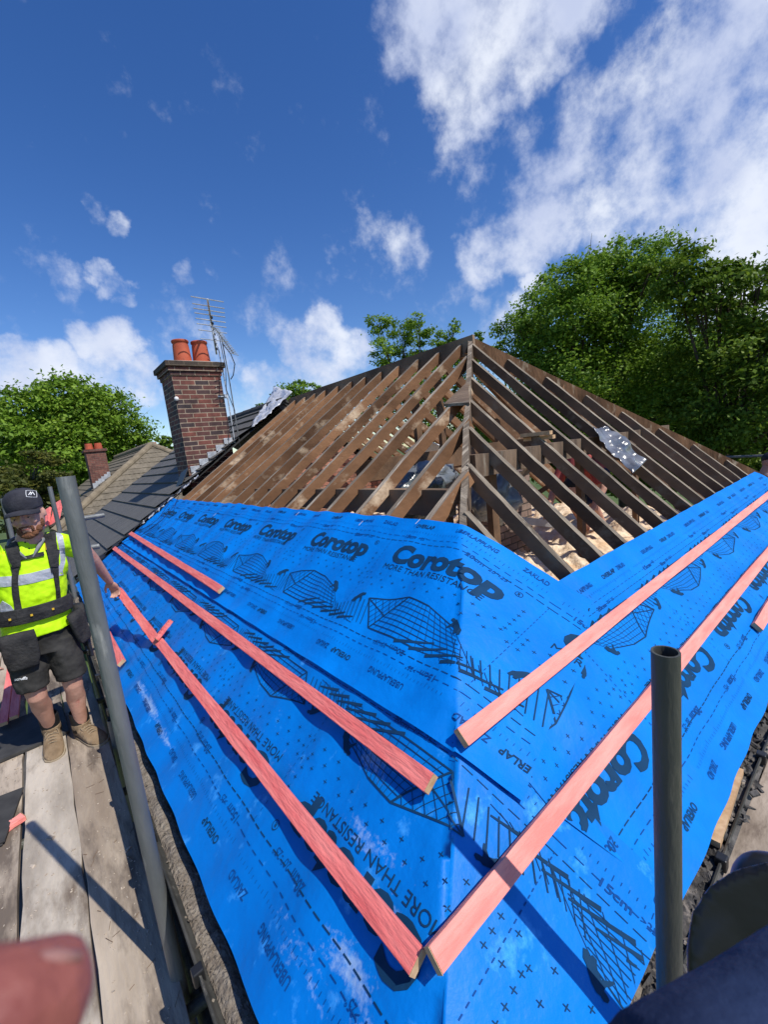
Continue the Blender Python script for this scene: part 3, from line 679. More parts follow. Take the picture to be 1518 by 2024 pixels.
# ------------------------------------------------------------------ battens
def batten(name, a, b_, n, m, label, wd=.054, th=.026, endm=True, group=None):
    a = Vector(a) + Vector(n) * th; b_ = Vector(b_) + Vector(n) * th
    th_ = thing(name, (a + b_) / 2, label, 'batten', group)
    MB().beam(a, b_, wd, th, Vector(n), cuts=12, jit=.0012).build('bar', m, th_, bevel=.0015)
    t = (b_ - a).normalized()
    for p, s in ((a, -1), (b_, 1)):
        p0 = p + t * s * .0009; MB().beam(p0, p0 + t * s * .0015, wd * .97, th * .97, Vector(n)).build('sawn_end', M['batten_end'], th_)
    return th_
def vL(x): return (x - CX) / cL
def vR(y): return (y - CY) / cR_
o1, o2 = .016, .026
batten('batten', PL(.635, vL(.480), o1), PL(3.20, vL(.482), o1), NL, M['batten'], 'long red batten low on the left slope, its near end meeting a salmon one')
hand_w = at(234, 1172, y=4.02)
batten('batten', PL(3.19, vL(.475), o1 + .004), hand_w + Vector((.02, .06, -.006)), NL, M['batten'], 'red batten whose far end is held in the hand of the man in yellow')
batten('batten', PL(.82, vL(.738), o1), PL(7.02, vL(.728), o1), NL, M['batten'], 'longest red batten on the left slope, across the overlap of the two sheets')
batten('batten', PL(3.00, vL(.895), o2), PL(7.02, vL(.965), o2), NL, M['batten'], 'uppermost red batten on the left slope below the row of printed words')
pD0, pD1 = None, None
d0 = onL(243, 1318); batten('batten', PL(d0.y, vL(.262), o1), PL(d0.y + 1.9, vL(.262), o1), NL, M['batten'], 'short red batten at the left eave edge beside the standing tube')
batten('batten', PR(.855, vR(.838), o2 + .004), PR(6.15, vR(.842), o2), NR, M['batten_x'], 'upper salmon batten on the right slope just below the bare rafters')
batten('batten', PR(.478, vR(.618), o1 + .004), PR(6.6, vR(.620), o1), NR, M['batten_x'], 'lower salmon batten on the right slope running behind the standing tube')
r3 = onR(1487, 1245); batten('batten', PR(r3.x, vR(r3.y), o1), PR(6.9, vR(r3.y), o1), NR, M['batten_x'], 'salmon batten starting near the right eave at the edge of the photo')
c0 = PL(3.17, vL(.49), o1 + .03)
batten('batten_offcut', c0 + Vector((-.01, .0, 0)), c0 + Vector((.105, .03, .085)), NL, M['batten'], 'short red offcut lying across the joint of the lowest batten', wd=.034)
# staples on the top edge
for px, py in ((712, 1042), (824, 1040), (424, 1022), (587, 1022)):
    p = onL(px, py); MB().beam(p + NL * .018, p + NL * .02 + Vector((.03, -.012, .022)), .0025, .0015, NL).build('staple', M['white'], shT)

# ------------------------------------------------------------------ scaffold
def standard(p, z0, z1, m, label, lean=(0, 0), r=.02415):
    a = Vector((p[0] - lean[0], p[1] - lean[1], z0)); b_ = Vector((p[0], p[1], z1)); th_ = thing('scaffold_tube', a, label, 'scaffold tube')
    MB().pipe(a, b_, r, .004, 28).build('tube', m, th_, smooth=False).data.shade_smooth()
    return th_
standard((.077, 1.585), -6.6, .02, M['steel'], 'grey galvanised tube standing upright beside the worker in yellow')
t2 = standard((.85, .262), -6.6, -.435, M['steel_dark'], 'dark tube with an open top standing in front of the right slope')
standard((at(5, 985, y=6.6).x, 6.6), -6.6, at(5, 985, y=6.6).z, M['steel'], 'thin distant tube at the left edge of the photo behind the cap')
standard((at(98, 962, y=6.6).x, 6.6), -6.6, at(98, 962, y=6.6).z, M['steel'], 'thin distant tube rising between the cap and the near grey tube')
for (a, b_, lab) in (((168, 1024, 5.2), (206, 1018, 5.2), 'short upper tube end jutting toward the dark slates'), ((174, 1083, 4.6), (196, 1079, 4.6), 'short lower tube end jutting toward the dark slates')):
    p, q = at(a[0], a[1], y=a[2]), at(b_[0], b_[1], y=b_[2]); p = p + (p - q) * .9
    th_ = thing('scaffold_tube', p, lab, 'scaffold tube'); MB().pipe(p, q, .024).build('tube', M['steel'], th_)
p, q = at(1425, 904, d=13), at(1560, 899, d=12.4); th_ = thing('guard_rail', p, 'grey horizontal tube beyond the far end of the bare rafters', 'guard rail'); MB().pipe(p - (q - p) * .3, q, .03).build('tube', M['steel'], th_)
p = at(1560, 899, d=12.4); MB().pipe((p.x, p.y, -6.6), p + Vector((0, 0, .2)), .03).build('post', M['steel'], th_)
# tube laid under the board edge
p, q = Vector((.112, 3.35, -1.62)), Vector((.112, 3.35, -2.4)); th_ = thing('scaffold_tube', p, 'stub of grey tube standing in the gap beside the tan boots', 'scaffold tube'); MB().pipe(q, p, .024).build('tube', M['steel'], th_)
# transoms and ledgers under the boards
th_ = thing('scaffold', (0, 3, -1.95), 'dark tubes carrying the left run of boards', 'scaffold')
for y in (.2, 1.5, 2.9, 4.3, 5.7): MB().pipe((-1.3, y, -1.875), (.40, y, -1.875), .024).build('transom', M['steel_dark'], th_)
MB().pipe((.125, -1, -1.93), (.125, 8, -1.93), .024).build('ledger', M['steel_dark'], th_)
th_ = thing('scaffold', (3, 0, -1.95), 'dark tubes carrying the right run of boards', 'scaffold')
for x in (1.2, 2.6, 4.0, 5.4): MB().pipe((x, -1.3, -1.875), (x, .6, -1.875), .024).build('transom', M['steel_dark'], th_)
# boards
def board(cx, y0, y1, z, m, label, axis='y', wd=.222, rot=0):
    th_ = thing('scaffold_board', (cx, (y0 + y1) / 2, z) if axis == 'y' else ((y0 + y1) / 2, cx, z), label, 'board')
    a, e = ((cx, y0, z), (cx + rot, y1, z)) if axis == 'y' else ((y0, cx, z), (y1, cx + rot, z))
    MB().beam(a, e, wd, .038, cuts=30, jit=.0010).build('plank', m, th_, bevel=.003)
board(-.035, -.9, 5.9, -1.80, M['board'], 'brown board nearest the gutter, under the left boot')
board(-.262, -1.2, 4.15, -1.801, M['board_pale'], 'pale mortar smeared board between the two long gaps, under the right boot')
board(-.500, -1.0, 6.4, -1.803, M['board'], 'leftmost brown board carrying the slates')
board(-.730, -1.0, 6.4, -1.80, M['board'], 'outermost board beyond the slates at the left edge')
board(-.262, 4.17, 8.2, -1.801, M['board'], 'farther board continuing behind the boots')
board(-.035, 5.92, 9.5, -1.80, M['board_brown'], 'far end board beyond the worker beside the gutter')
board(.265, .70, 7.0, -1.80, M['board_brown'], 'brown board directly under the right gutter', 'x', .20)
board(.030, .55, 7.0, -1.803, M['board'], 'second board out from the right gutter', 'x')
board(-.205, .3, 7.0, -1.80, M['board_brown'], 'third board out from the right gutter', 'x')
board(-.44, .3, 7.0, -1.80, M['board'], 'outermost board of the right run', 'x')
# chips and mortar crumbs on the boards
ch = MB()
for _ in range(1500):
    y = .75 + 5 * random.random() ** 2.0; x = random.uniform(-.62, .06)
    if min(abs(x + .15), abs(x + .378)) < .014: continue
    s = random.uniform(.0015, .005) if random.random() < .965 else random.uniform(.008, .018)
    rot = Matrix.Rotation(random.uniform(0, 6.28), 3, 'Z'); q = MB().box((0, 0, 0), (s * 2, s * random.uniform(.5, 1.3), s * .7), rot)
    ch.add([Vector((x, y, -1.7985)) + Vector(p) * random.uniform(.7, 1.2) for p in q.v], q.f)
tag(ch.build('mortar_crumbs', M['mortar'], base=(-.2, 2, -1.8)), 'pale mortar crumbs scattered over the left boards', 'debris', kind='stuff')
tw = MB()
for _ in range(34):
    y = .9 + 2.4 * random.random(); x = random.uniform(-.13, .06); a = random.uniform(0, 3.14); l = random.uniform(.015, .05)
    tw.tube([(x, y, -1.797), (x + l * math.cos(a), y + l * math.sin(a), -1.795)], .0008, 4)
tag(tw.build('straw', M['wood_old'], base=(-.03, 2, -1.8)), 'thin dark straws scattered on the board nearest the gutter', 'debris', kind='stuff')
# black cement slate in front of the boots, small stack and offcut at the left edge
def slab(name, c, d, rz, m, label, cat, parent=None):
    o = MB().box((0, 0, 0), d, Matrix.Rotation(rz, 3, 'Z')); o.v = [tuple(Vector(p) + Vector(c)) for p in o.v]
    o = o.build(name, m, base=c, bevel=.002); return tag(o, label, cat)
slab('slate', (-.40, 4.05, -1.786), (.52, .58, .022), .05, M['slate_edge'], 'large black slate lying flat on the boards behind the boots', 'slate')
slab('slate', (-.535, 3.08, -1.79), (.21, .44, .010), -.12, M['slate_edge'], 'lower thin black slate at the left edge near the red offcut', 'slate')
slab('slate', (-.50, 3.08, -1.778), (.18, .44, .010), -.16, M['slate_edge'], 'upper thin black slate at the left edge near the red offcut', 'slate')
batten('batten_offcut', (-.66, 2.88, -1.799), (-.375, 3.0, -1.799), (0, 0, 1), M['batten_x'], 'small red offcut on the board beside the thin slates')
# bundle of red battens behind the right leg, and two upright ones beyond the shoulder
for k, lab in enumerate(('outer red batten of the pair lying behind the right leg', 'inner red batten of the pair lying behind the right leg')):
    batten('batten', (-.50 + k * .065, 4.2, -1.74 + k * .02), (-.46 + k * .06, 6.2, -1.62), (0, 0, 1), M['batten'], lab)
batten('batten', at(108, 1034, y=6.9), at(118, 990, y=7.3), (-.6, -.8, .1), M['batten'], 'wide red board end standing just beyond the near grey tube', wd=.13)
batten('batten', at(92, 1040, y=6.9), at(97, 1004, y=7.2), (-.6, -.8, .1), M['batten'], 'narrow red board end standing behind the shoulder of the worker', wd=.07)

# ------------------------------------------------------------------ neighbouring house: stepped slates, ridge, chimney
nb = thing('neighbouring_house', (3.8, 9.5, -6.6), 'adjoining house with dark grey stepped slates left of the bare rafters', 'house')
b = MB(); b.box((.62, 9.5, -4.05), (.24, 4.8, 5.1)); b.box((3.85, 11.9, -4.05), (6.2, .2, 5.1)); b.box((7.08, 9.5, -4.05), (.24, 4.8, 5.1)); b.build('wall', M['brick_far'], nb)
def stepped(y0f, y1f, xe0, xr, zr_e, tl, pitch_x, m, parent, name, mirror=None, thick=.030, jag=.0):
    b_ = MB(); n = int((xr - xe0) / pitch_x) + 1; nl = Vector((-tl, 0, 1)).normalized()
    for i in range(n):
        x0 = xe0 + i * pitch_x; x1 = min(xr, x0 + pitch_x + .03)
        if x0 >= xr: break
        cc = 24; top = []; vs = []; fs = []
        for j in range(cc + 1):
            ya = y0f(x0) + (y1f(x0) - y0f(x0)) * j / cc; yb = y0f(x1) + (y1f(x1) - y0f(x1)) * j / cc
            h = random.uniform(0, .004)
            a = Vector((x0, ya, zr_e + (x0 - xe0) * tl)) + nl * (thick + .012 + h); d_ = Vector((x1, yb, zr_e + (x1 - xe0) * tl)) + nl * .012
            vs += [a, d_, a - nl * thick]
        for j in range(cc):
            k = 3 * j; fs += [(k, k + 1, k + 4, k + 3), (k + 2, k, k + 3, k + 5)]
        if mirror is not None: vs = [Vector((2 * mirror - p.x, p.y, p.z)) for p in vs]
        b_.add(vs, fs)
    return b_.build(name, m, parent)
stepped(lambda x: YP + .16 + .05 * math.sin(x * 5), lambda x: 12.0, CX - .03, APEX.x, CZ, TL, .2415, M['slate'], nb, 'roof_slope')
stepped(lambda x: YP + .10, lambda x: 12.0, CX - .03, APEX.x, CZ, TL, .2415, M['slate'], nb, 'roof_slope', mirror=APEX.x)
b = MB()                                                     # deck under slates
b.add([(CX, YP + .1, CZ - .02), (CX, 12, CZ - .02), (APEX.x, 12, APEX.z - .02), (APEX.x, YP + .1, APEX.z - .02), (XB, YP + .1, CZ - .02), (XB, 12, CZ - .02)], [(0, 1, 2, 3), (3, 2, 5, 4)])
b.build('roof_deck', M['slate_edge'], nb)
b = MB()
for i in range(11):
    y = YP + .12 + i * .445; b.tube([(APEX.x, y, APEX.z - .02), (APEX.x, y + .43, APEX.z - .012)], .115, 16)
b.build('ridge_tile', M['slate_edge'], nb)
MB().beam((CX, 12.02, CZ + .05), (APEX.x, 12.02, APEX.z + .05), .07, .16, NL).build('verge', M['slate_edge'], nb)
b = MB()                                                     # lead and black underlay strip along the party line
for i in range(40):
    x = .25 + i * .062
    if 1.95 < x < 2.85: continue
    b.box((x, YP + .10 + .03 * math.sin(i * 2.1), CZ + (x - CX) * TL + .035), (.075, .09, .012), Matrix.Rotation(-math.atan(TL) + random.uniform(-.2, .2), 3, 'Y') @ Matrix.Rotation(random.uniform(-.4, .4), 3, 'X'))
b.build('underlay_strip', M['black_plastic'], nb)
b = MB(); vs = []
for i in range(31):
    x = 1.12 + i * .030
    for j in range(4):
        vs.append(Vector((x + .012 * noise.noise(Vector((i, j, 0))), YP - .02 + j * .028 + .03 * noise.noise(Vector((i * .9, j * .3, 2))), CZ + (x - CX) * TL + .035 + .045 * noise.noise(Vector((i * .7, j * 1.3, 4))))))
b.add(vs, [(i * 4 + j, i * 4 + j + 1, (i + 1) * 4 + j + 1, (i + 1) * 4 + j) for i in range(30) for j in range(3) if noise.noise(Vector((i * .4, j, 9))) > -.12])
b.build('torn_foil', M['foil'], nb, smooth=True)
# chimney
FY, BY, X0, X1 = 7.42, 8.08, 1.985, 2.765
ZT = 1.50
chm = MB().box(((X0 + X1) / 2, (FY + BY) / 2, (-.45 + ZT) / 2), (X1 - X0, BY - FY, ZT + .45)).build('chimney', M['brick_dark'], nb, base=(X0, FY, -.45))
chm.parent = nb; chm.location = Vector((X0, FY, -.45)) - wpos(nb)
b = MB()
def course(z0, z1, o): b.box(((X0 + X1) / 2, (FY + BY) / 2, (z0 + z1) / 2), (X1 - X0 + 2 * o, BY - FY + 2 * o, z1 - z0))
course(ZT, ZT + .065, .02); course(ZT + .065, ZT + .13, .05); b.build('corbel', M['brick_dark'], chm, bevel=.006)
b = MB(); course(ZT + .13, ZT + .215, .085); b.build('cap_course', M['brick_soot'], chm, bevel=.012)
b = MB(); xm, ym = (X0 + X1) / 2, (FY + BY) / 2
rings = []
for z, o in ((ZT + .215, .04), (ZT + .235, .0), (ZT + .27, -.16), (ZT + .28, -.3)):
    hx, hy = (X1 - X0) / 2 + o, (BY - FY) / 2 + o
    hy = max(hy, .02)
    rings.append([Vector((xm + hx * sx * (1 + random.uniform(-.03, .03)), ym + hy * sy, z + random.uniform(-.006, .006))) for sx, sy in ((-1, -1), (-.3, -1), (.4, -1), (1, -1), (1, 0), (1, 1), (.3, 1), (-.4, 1), (-1, 1), (-1, 0))])
b.loft(rings); b.build('mortar_flaunching', M['mortar'], chm)
for px, s in ((360, 1.0), (397, 1.0)):
    c = at(px, 703, y=ym); c.z = ZT + .23; h = .40
    prof = [(.148, 0), (.145, .03), (.125, h * .8), (.118, h - .05), (.122, h - .045), (.134, h - .035), (.136, h - .012), (.130, h), (.108, h), (.105, h - .15)]
    m = MB(); m.loft([[c + Vector((r * math.cos(a), r * math.sin(a), z)) for a in np.linspace(0, 2 * math.pi, 29)[:-1]] for r, z in prof], cap=False)
    m.build('chimney_pot', M['terracotta'], chm, smooth=True)
b = MB()
for i in range(5):                                            # stepped lead flashing on the front face
    x = X0 + .03 + i * .155; z = CZ + (x - CX) * TL + .02
    b.box((x + .075, FY - .012, z + .10 + .02), (.150, .006, .10)); b.box((x + .075, FY - .05, z + .07), (.160, .08, .006), Matrix.Rotation(-math.atan(TL), 3, 'Y') @ Matrix.Rotation(.4, 3, 'X'))
b.build('lead_flashing', M['lead'], chm, bevel=.002)
MB().box((X0 - .12, FY + .02, CZ + (X0 - .12 - CX) * TL + .12), (.30, .30, .01), Matrix.Rotation(-1.0, 3, 'Y') @ Matrix.Rotation(.3, 3, 'Z')).build('lead_apron', M['black_plastic'], chm)
MB().ell((X0 + .005, FY - .03, ZT - .37), (.035, .03, .035)).build('junction_knob', M['white'], chm, smooth=True)
MB().box((X1 + .02, FY - .03, ZT - .34), (.06, .05, .06)).box((X1 - .06, FY - .02, ZT - .34), (.10, .012, .02)).build('mast_bracket', M['lead'], chm)

# aerials
ae = thing('tv_aerial', (X1 + .06, FY - .03, ZT - .5), 'tall television aerial with long horizontal rods above the chimney', 'aerial')
mt = at(427, 705, y=7.4)
MB().tube([(X1 + .045, FY - .04, .30), (X1 + .045, FY - .04, 1.3), (X1 + .03, FY - .03, 1.9), at(415, 640, y=7.5)], .011, 8).build('mast', M['lead'], ae)
A0, A1 = at(410, 592, y=7.1), at(428, 700, y=8.9)
MB().tube([A0, A1], .017, 8).build('boom', M['alu'], ae)
fr = [0, .10, .17, .24, .33, .42, .53, .70, ]
for i, f in enumerate(fr):
    c = A0.lerp(A1, f); MB().tube([c - Vector((.255, 0, -.01)), c + Vector((.255, 0, -.01))], .0085, 6).build('rod', M['alu'] if i < 4 else M['lead'], ae)
b = MB()
for i in range(7): b.ell(A0.lerp(A1, .25 + i * .1) + Vector((.02, 0, -.03)), (.02, .03, .025), 8, 5)
b.build('fittings', M['black_plastic'], ae)
ae2 = thing('tv_aerial', (X1 + .1, FY - .1, ZT - .5), 'smaller television aerial of short rods right of the chimney pots', 'aerial')
m0_, m1_ = Vector((X1 + .10, FY - .10, .30)), at(437, 665, y=7.32)
MB().tube([m0_, Vector((X1 + .10, FY - .10, 1.5)), m1_], .010, 8).build('mast', M['steel'], ae2)
A0, A1 = at(424, 648, y=7.5), at(462, 700, y=6.9)
MB().tube([A0, A1], .009, 8).build('boom', M['steel_dark'], ae2)
for i in range(15):
    c = A0.lerp(A1, i / 14.); MB().tube([c - Vector((.075, .03, -.01)), c + Vector((.085, .03, -.01))], .006, 6).build('rod', M['alu'], ae2)
b = MB(); b.tube([at(440, 680, y=7.3), at(456, 700, y=7.2), at(464, 720, y=7.2), at(461, 742, y=7.2), at(456, 750, y=7.2)], .008, 6)
b.tube([at(433, 665, y=7.3), at(446, 730, y=7.3), at(447, 770, y=7.3), at(464, 812, y=7.2), at(463, 835, y=7.2), at(455, 850, y=7.3)], .006, 6)
b.tube([at(449, 840, y=7.25), at(452, 880, y=7.25), at(430, 920, y=7.25), at(400, 955, y=7.15), at(372, 990, y=7.05), at(330, 1010, y=6.9)], .005, 6)
b.build('cable', M['wire'], ae2, smooth=True)
# loose wires lying over the sheet's far edge
for pts, lab in (([(372, 950), (350, 1003), (325, 1033), (285, 1062), (250, 1075), (238, 1090)], 'thin black wire trailing from the chimney over the blue sheet and battens'),
                 ([(262, 1060), (282, 1052), (300, 1044), (318, 1030), (338, 1000)], 'second thin black wire lying on the blue sheet nearest the slates')):
    o = MB().tube([onL(px, py) + NL * .045 for px, py in pts], .0035, 6).build('wire', M['wire'], base=onL(*pts[2])); tag(o, lab, 'wire')

# ------------------------------------------------------------------ farther house with brown tiles
fh = thing('far_house', (4, 22, -6.6), 'farther house with ribbed brown concrete tiles and a hipped roof', 'house')
AP = at(299, 881, y=20.0); tl2 = .69; ez = -1.5
ex = AP.x - (AP.z - ez) / tl2; yf = AP.y - (AP.z - ez) / .80
b = MB(); b.box((AP.x, 23.5, (ez - 6.6) / 2), (2 * (AP.x - ex) - .8, 11, abs(-6.6 - ez))); b.build('wall', M['render_wall'], fh)
stepped(lambda x: yf + (x - ex) * tl2 / .80, lambda x: 30.0, ex, AP.x, ez, tl2, .26, M['tile_brown'], fh, 'roof_slope')
# front hip end with ribbed tiles
b = MB(); hy_ = AP.y - yf; n = int(hy_ / .24); nf = Vector((0, -.80, 1)).normalized()
for i in range(n + 1):
    y0 = yf + i * .24; y1 = min(AP.y, y0 + .27)
    h0, h1 = (y0 - yf) * .80 / tl2, (y1 - yf) * .80 / tl2; xa0, xb0 = ex + h0, 2 * AP.x - ex - h0; cc = max(2, int((xb0 - xa0) / .075)); vs = []
    for j in range(cc + 1):
        f = j / cc; xa = xa0 + (xb0 - xa0) * f; xb = (ex + h1) + ((2 * AP.x - ex - h1) - (ex + h1)) * f; bl = .02 * abs(math.sin(xa / .15 * math.pi))
        a = Vector((xa, y0, ez + (y0 - yf) * .8)) + nf * (.035 + bl); d_ = Vector((xa if xa > ex + h1 and xa < 2 * AP.x - ex - h1 else xb, y1, ez + (y1 - yf) * .8)) + nf * (.012 + bl)
        vs += [a, d_, a - nf * .03]
    b.add(vs, [q for j in range(cc) for q in ((3 * j, 3 * j + 3, 3 * j + 4, 3 * j + 1), (3 * j + 2, 3 * j + 5, 3 * j + 3, 3 * j))])
b.build('hip_end', M['tile_brown'], fh)
b = MB(); b.add([(2 * AP.x - ex, yf, ez), (2 * AP.x - ex, 30, ez), (AP.x, 30, AP.z), tuple(AP)], [(0, 1, 2, 3)]); b.build('back_slope', M['tile_brown'], fh)
def ridge(a, b_, m, parent, r=.13, seg=.42):
    a = Vector(a); b_ = Vector(b_); n = int((b_ - a).length / seg); q = MB()
    for i in range(n):
        p0, p1 = a.lerp(b_, i / n), a.lerp(b_, (i + .96) / n); q.tube([p0, p1 + Vector((0, 0, .012))], [r * .93, r], 12)
    q.build('ridge_tile', m, parent)
ridge((ex, yf, ez + .05), AP + Vector((0, 0, .03)), M['ridge_tile'], fh); ridge((2 * AP.x - ex, yf, ez + .05), AP + Vector((0, 0, .03)), M['ridge_tile'], fh); ridge(AP + Vector((0, 0, .03)), (AP.x, 30, AP.z + .03), M['ridge_tile'], fh)
ca, cb = at(169, 893, y=20.8), at(208, 890, y=20.8)
cw = cb.x - ca.x; ccx = (ca.x + cb.x) / 2
fc = MB().box((ccx, 21.2, (ca.z - 2) / 2), (cw, .8, ca.z + 2)).build('chimney', M['brick_far'], fh)
b = MB(); b.box((ccx, 21.2, ca.z + .03), (cw + .12, .92, .10)); b.build('cap_course', M['brick_far'], fc)
for s in (-1, 1):
    MB().tube([(ccx + s * cw * .24, 21.2, ca.z + .08), (ccx + s * cw * .24, 21.2, ca.z + .33)], [.15, .13], 14).build('chimney_pot', M['terracotta'], fc)
b = MB()
for i in range(6): x = ccx - cw / 2 + (i + .5) * cw / 6; b.box((x, 20.78, ez + (x - ex) * tl2 + .12), (cw / 6, .03, .22))
b.build('lead_flashing', M['lead'], fc)
# third house glimpsed beyond
th3 = thing('distant_house', (9, 44, -6.6), 'distant house, only its chimney and red pots show above the brown roof', 'house')
q = at(294, 884, y=42); MB().box((q.x, 42, (q.z - 6.6) / 2), (1.6, .9, q.z + 6.6)).build('chimney', M['brick_far'], th3)
MB().box((q.x, 46, -4.2), (8, 7, 4.8)).build('wall', M['render_wall'], th3)
for px in (287, 305): c = at(px, 884, y=42); MB().tube([(c.x, 42, c.z - .2), (c.x, 42, c.z + .42)], [.24, .21], 12).build('chimney_pot', M['terracotta'], th3)

# ------------------------------------------------------------------ loft contents
def blob(name, c, r, m, label, cat, amp=.25, fr_=3.0, n=26, parent=None, seed=0, kind=None, top=None):
    b_ = MB(); c = Vector(c); rings = []
    for i in range(n + 1):
        ph = -math.pi / 2 + math.pi * (i + .05) / (n + .1); ring = []
        for k in range(n + 6):
            a = 2 * math.pi * k / (n + 6); d = Vector((math.cos(ph) * math.cos(a), math.cos(ph) * math.sin(a), math.sin(ph)))
            s = 1 + amp * noise.noise(d * fr_ + Vector((seed, seed * 2.1, 0))) + amp * .5 * noise.noise(d * fr_ * 2.7 + Vector((0, seed, 5)))
            ring.append(c + Vector((d.x * r[0], d.y * r[1], d.z * r[2])) * s)
        rings.append(ring)
    b_.loft(rings); o = b_.build(name, m, parent, smooth=True, base=None if parent else c - Vector((0, 0, r[2])))
    if not parent: tag(o, label, cat, kind=kind)
    return o
V = []; nx, ny = 190, 170
for j in range(ny):
    for i in range(nx):
        x = 1.0 + 5.6 * i / (nx - 1); y = .95 + 5.9 * j / (ny - 1); p = Vector((x, y, 0))
        h = .10 * noise.noise(p * 1.6) + .07 * abs(noise.noise(p * 5)) + .035 * noise.noise(p * 13)
        joist = abs(((x - .9) / .41 + .5) % 1 - .5)
        V.append((x, y, -1.27 + h * 1.5 * (1 if joist > .1 else .8)))
F = np.array([[j * nx + i, j * nx + i + 1, (j + 1) * nx + i + 1, (j + 1) * nx + i] for j in range(ny - 1) for i in range(nx - 1)])
tag(link('insulation', fastmesh('insulation', np.array(V), F), M['insul'], None, True, base=(3.8, 3.8, -1.4)), 'torn cream loft insulation spread between the joists', 'insulation', kind='stuff')
k = 0
for (px, py, yy, r, lab) in ((830, 985, 2.45, (.26, .2, .2), 'dark clear plastic sack bulging behind the lowest left rafters'), (975, 980, 2.25, (.2, .2, .24), 'grey plastic sack standing right of the hip rafter'), (845, 945, 3.0, (.34, .25, .16), 'silvery grey sack lying under the collar beam')):
    k += 1; blob('plastic_sack', at(px, py, y=yy), r, M['sack'] if k == 1 else M['sack_grey'], lab, 'sack', .3, 2.2, seed=k * 7)
b = MB(); c = at(838, 888, y=3.6)
for i in range(3): b.box(c + Vector((.05 * i, .1 * i, -.05 * i)), (.34, .3, .012), Matrix.Rotation(.35, 3, 'Y') @ Matrix.Rotation(-.5, 3, 'X'))
tag(b.build('polystyrene_sheet', M['white'], base=c), 'white sheet material leaning behind the left rafters above the beam', 'sheet')
for (a, e, lab) in (((975, 1015, 2.5), (1105, 1030, 2.2), 'silvery metal ladder section lying on the insulation'),):
    p, q = at(a[0], a[1], y=a[2]), at(e[0], e[1], y=e[2]); th_ = thing('ladder', p, lab, 'ladder')
    off_ = Vector((.0, .30, 0)); MB().beam(p, q, .03, .07).build('rail', M['alu'], th_); MB().beam(p + off_, q + off_, .03, .07).build('rail', M['alu'], th_)
    for i in range(4): c = p.lerp(q, .15 + i * .24) - Vector((0, 0, .03)); MB().tube([c, c + off_], .014, 8).build('rung', M['alu'], th_)
p, q = at(1095, 858, y=2.0), at(1085, 866, y=2.0)
for k, (px, py, lab) in enumerate(((1060, 858, 'upper sawn offcut on the right purlin'), (1066, 866, 'lower sawn offcut on the right purlin'))):
    c = at(px, py, y=1.80); o = MB().box(c, (.10, .22, .028), Matrix.Rotation(.3, 3, 'Z')).build('timber_offcut', M['batten_end'], base=c); tag(o, lab, 'offcut')
# foil sheets
def drape(name, quad, m, label, n=18, amp=.03, seed=0):
    a, b_, c, d = [Vector(p) for p in quad]; vs = []
    for i in range(n + 1):
        for j in range(n + 1):
            p = a.lerp(b_, i / n).lerp(d.lerp(c, i / n), j / n); nn = (b_ - a).cross(d - a).normalized()
            if nn.z < 0: nn = -nn
            vs.append(p + nn * amp * (noise.noise(p * 6 + Vector((seed, 0, 0))) + .6 * noise.noise(p * 15) + .4) + (b_ - a) * .06 * noise.noise(p * 9))
    o = MB(); o.add(vs, [(i * (n + 1) + j, i * (n + 1) + j + 1, (i + 1) * (n + 1) + j + 1, (i + 1) * (n + 1) + j) for i in range(n) for j in range(n)])
    o = o.build(name, m, base=a, smooth=True); s = o.modifiers.new('thickness', 'SOLIDIFY'); s.thickness = .002; return tag(o, label, 'sheet')
M['foil_black'] = mat('foil_black', (.06, .063, .07), (.22, .225, .24), 5, rough=.2, bump=.9, bscale=9, spec=.9)
def oR(px, py, o=.03): return onR(px, py) + NR * o
drape('plastic_sheet', (oR(1164, 855, .005), oR(1190, 849, .03), oR(1272, 916, .02), oR(1250, 938, .0)), M['foil_black'], 'glossy black plastic sheet hung between two right hand rafters', amp=.042, n=40)
def oL(px, py, o=.03): return onL(px, py) + NL * o
q1 = [(548, 775), (582, 782), (560, 815), (525, 800)], [(525, 800), (560, 815), (520, 855), (500, 850)]
b = drape('foil_sheet', (oL(550, 774, .10), oL(584, 783, .08), oL(522, 838, .05), oL(500, 850, .04)), M['foil'], 'crumpled silver white foil draped down the slates at the top of the bare rafters', amp=.045, seed=3)

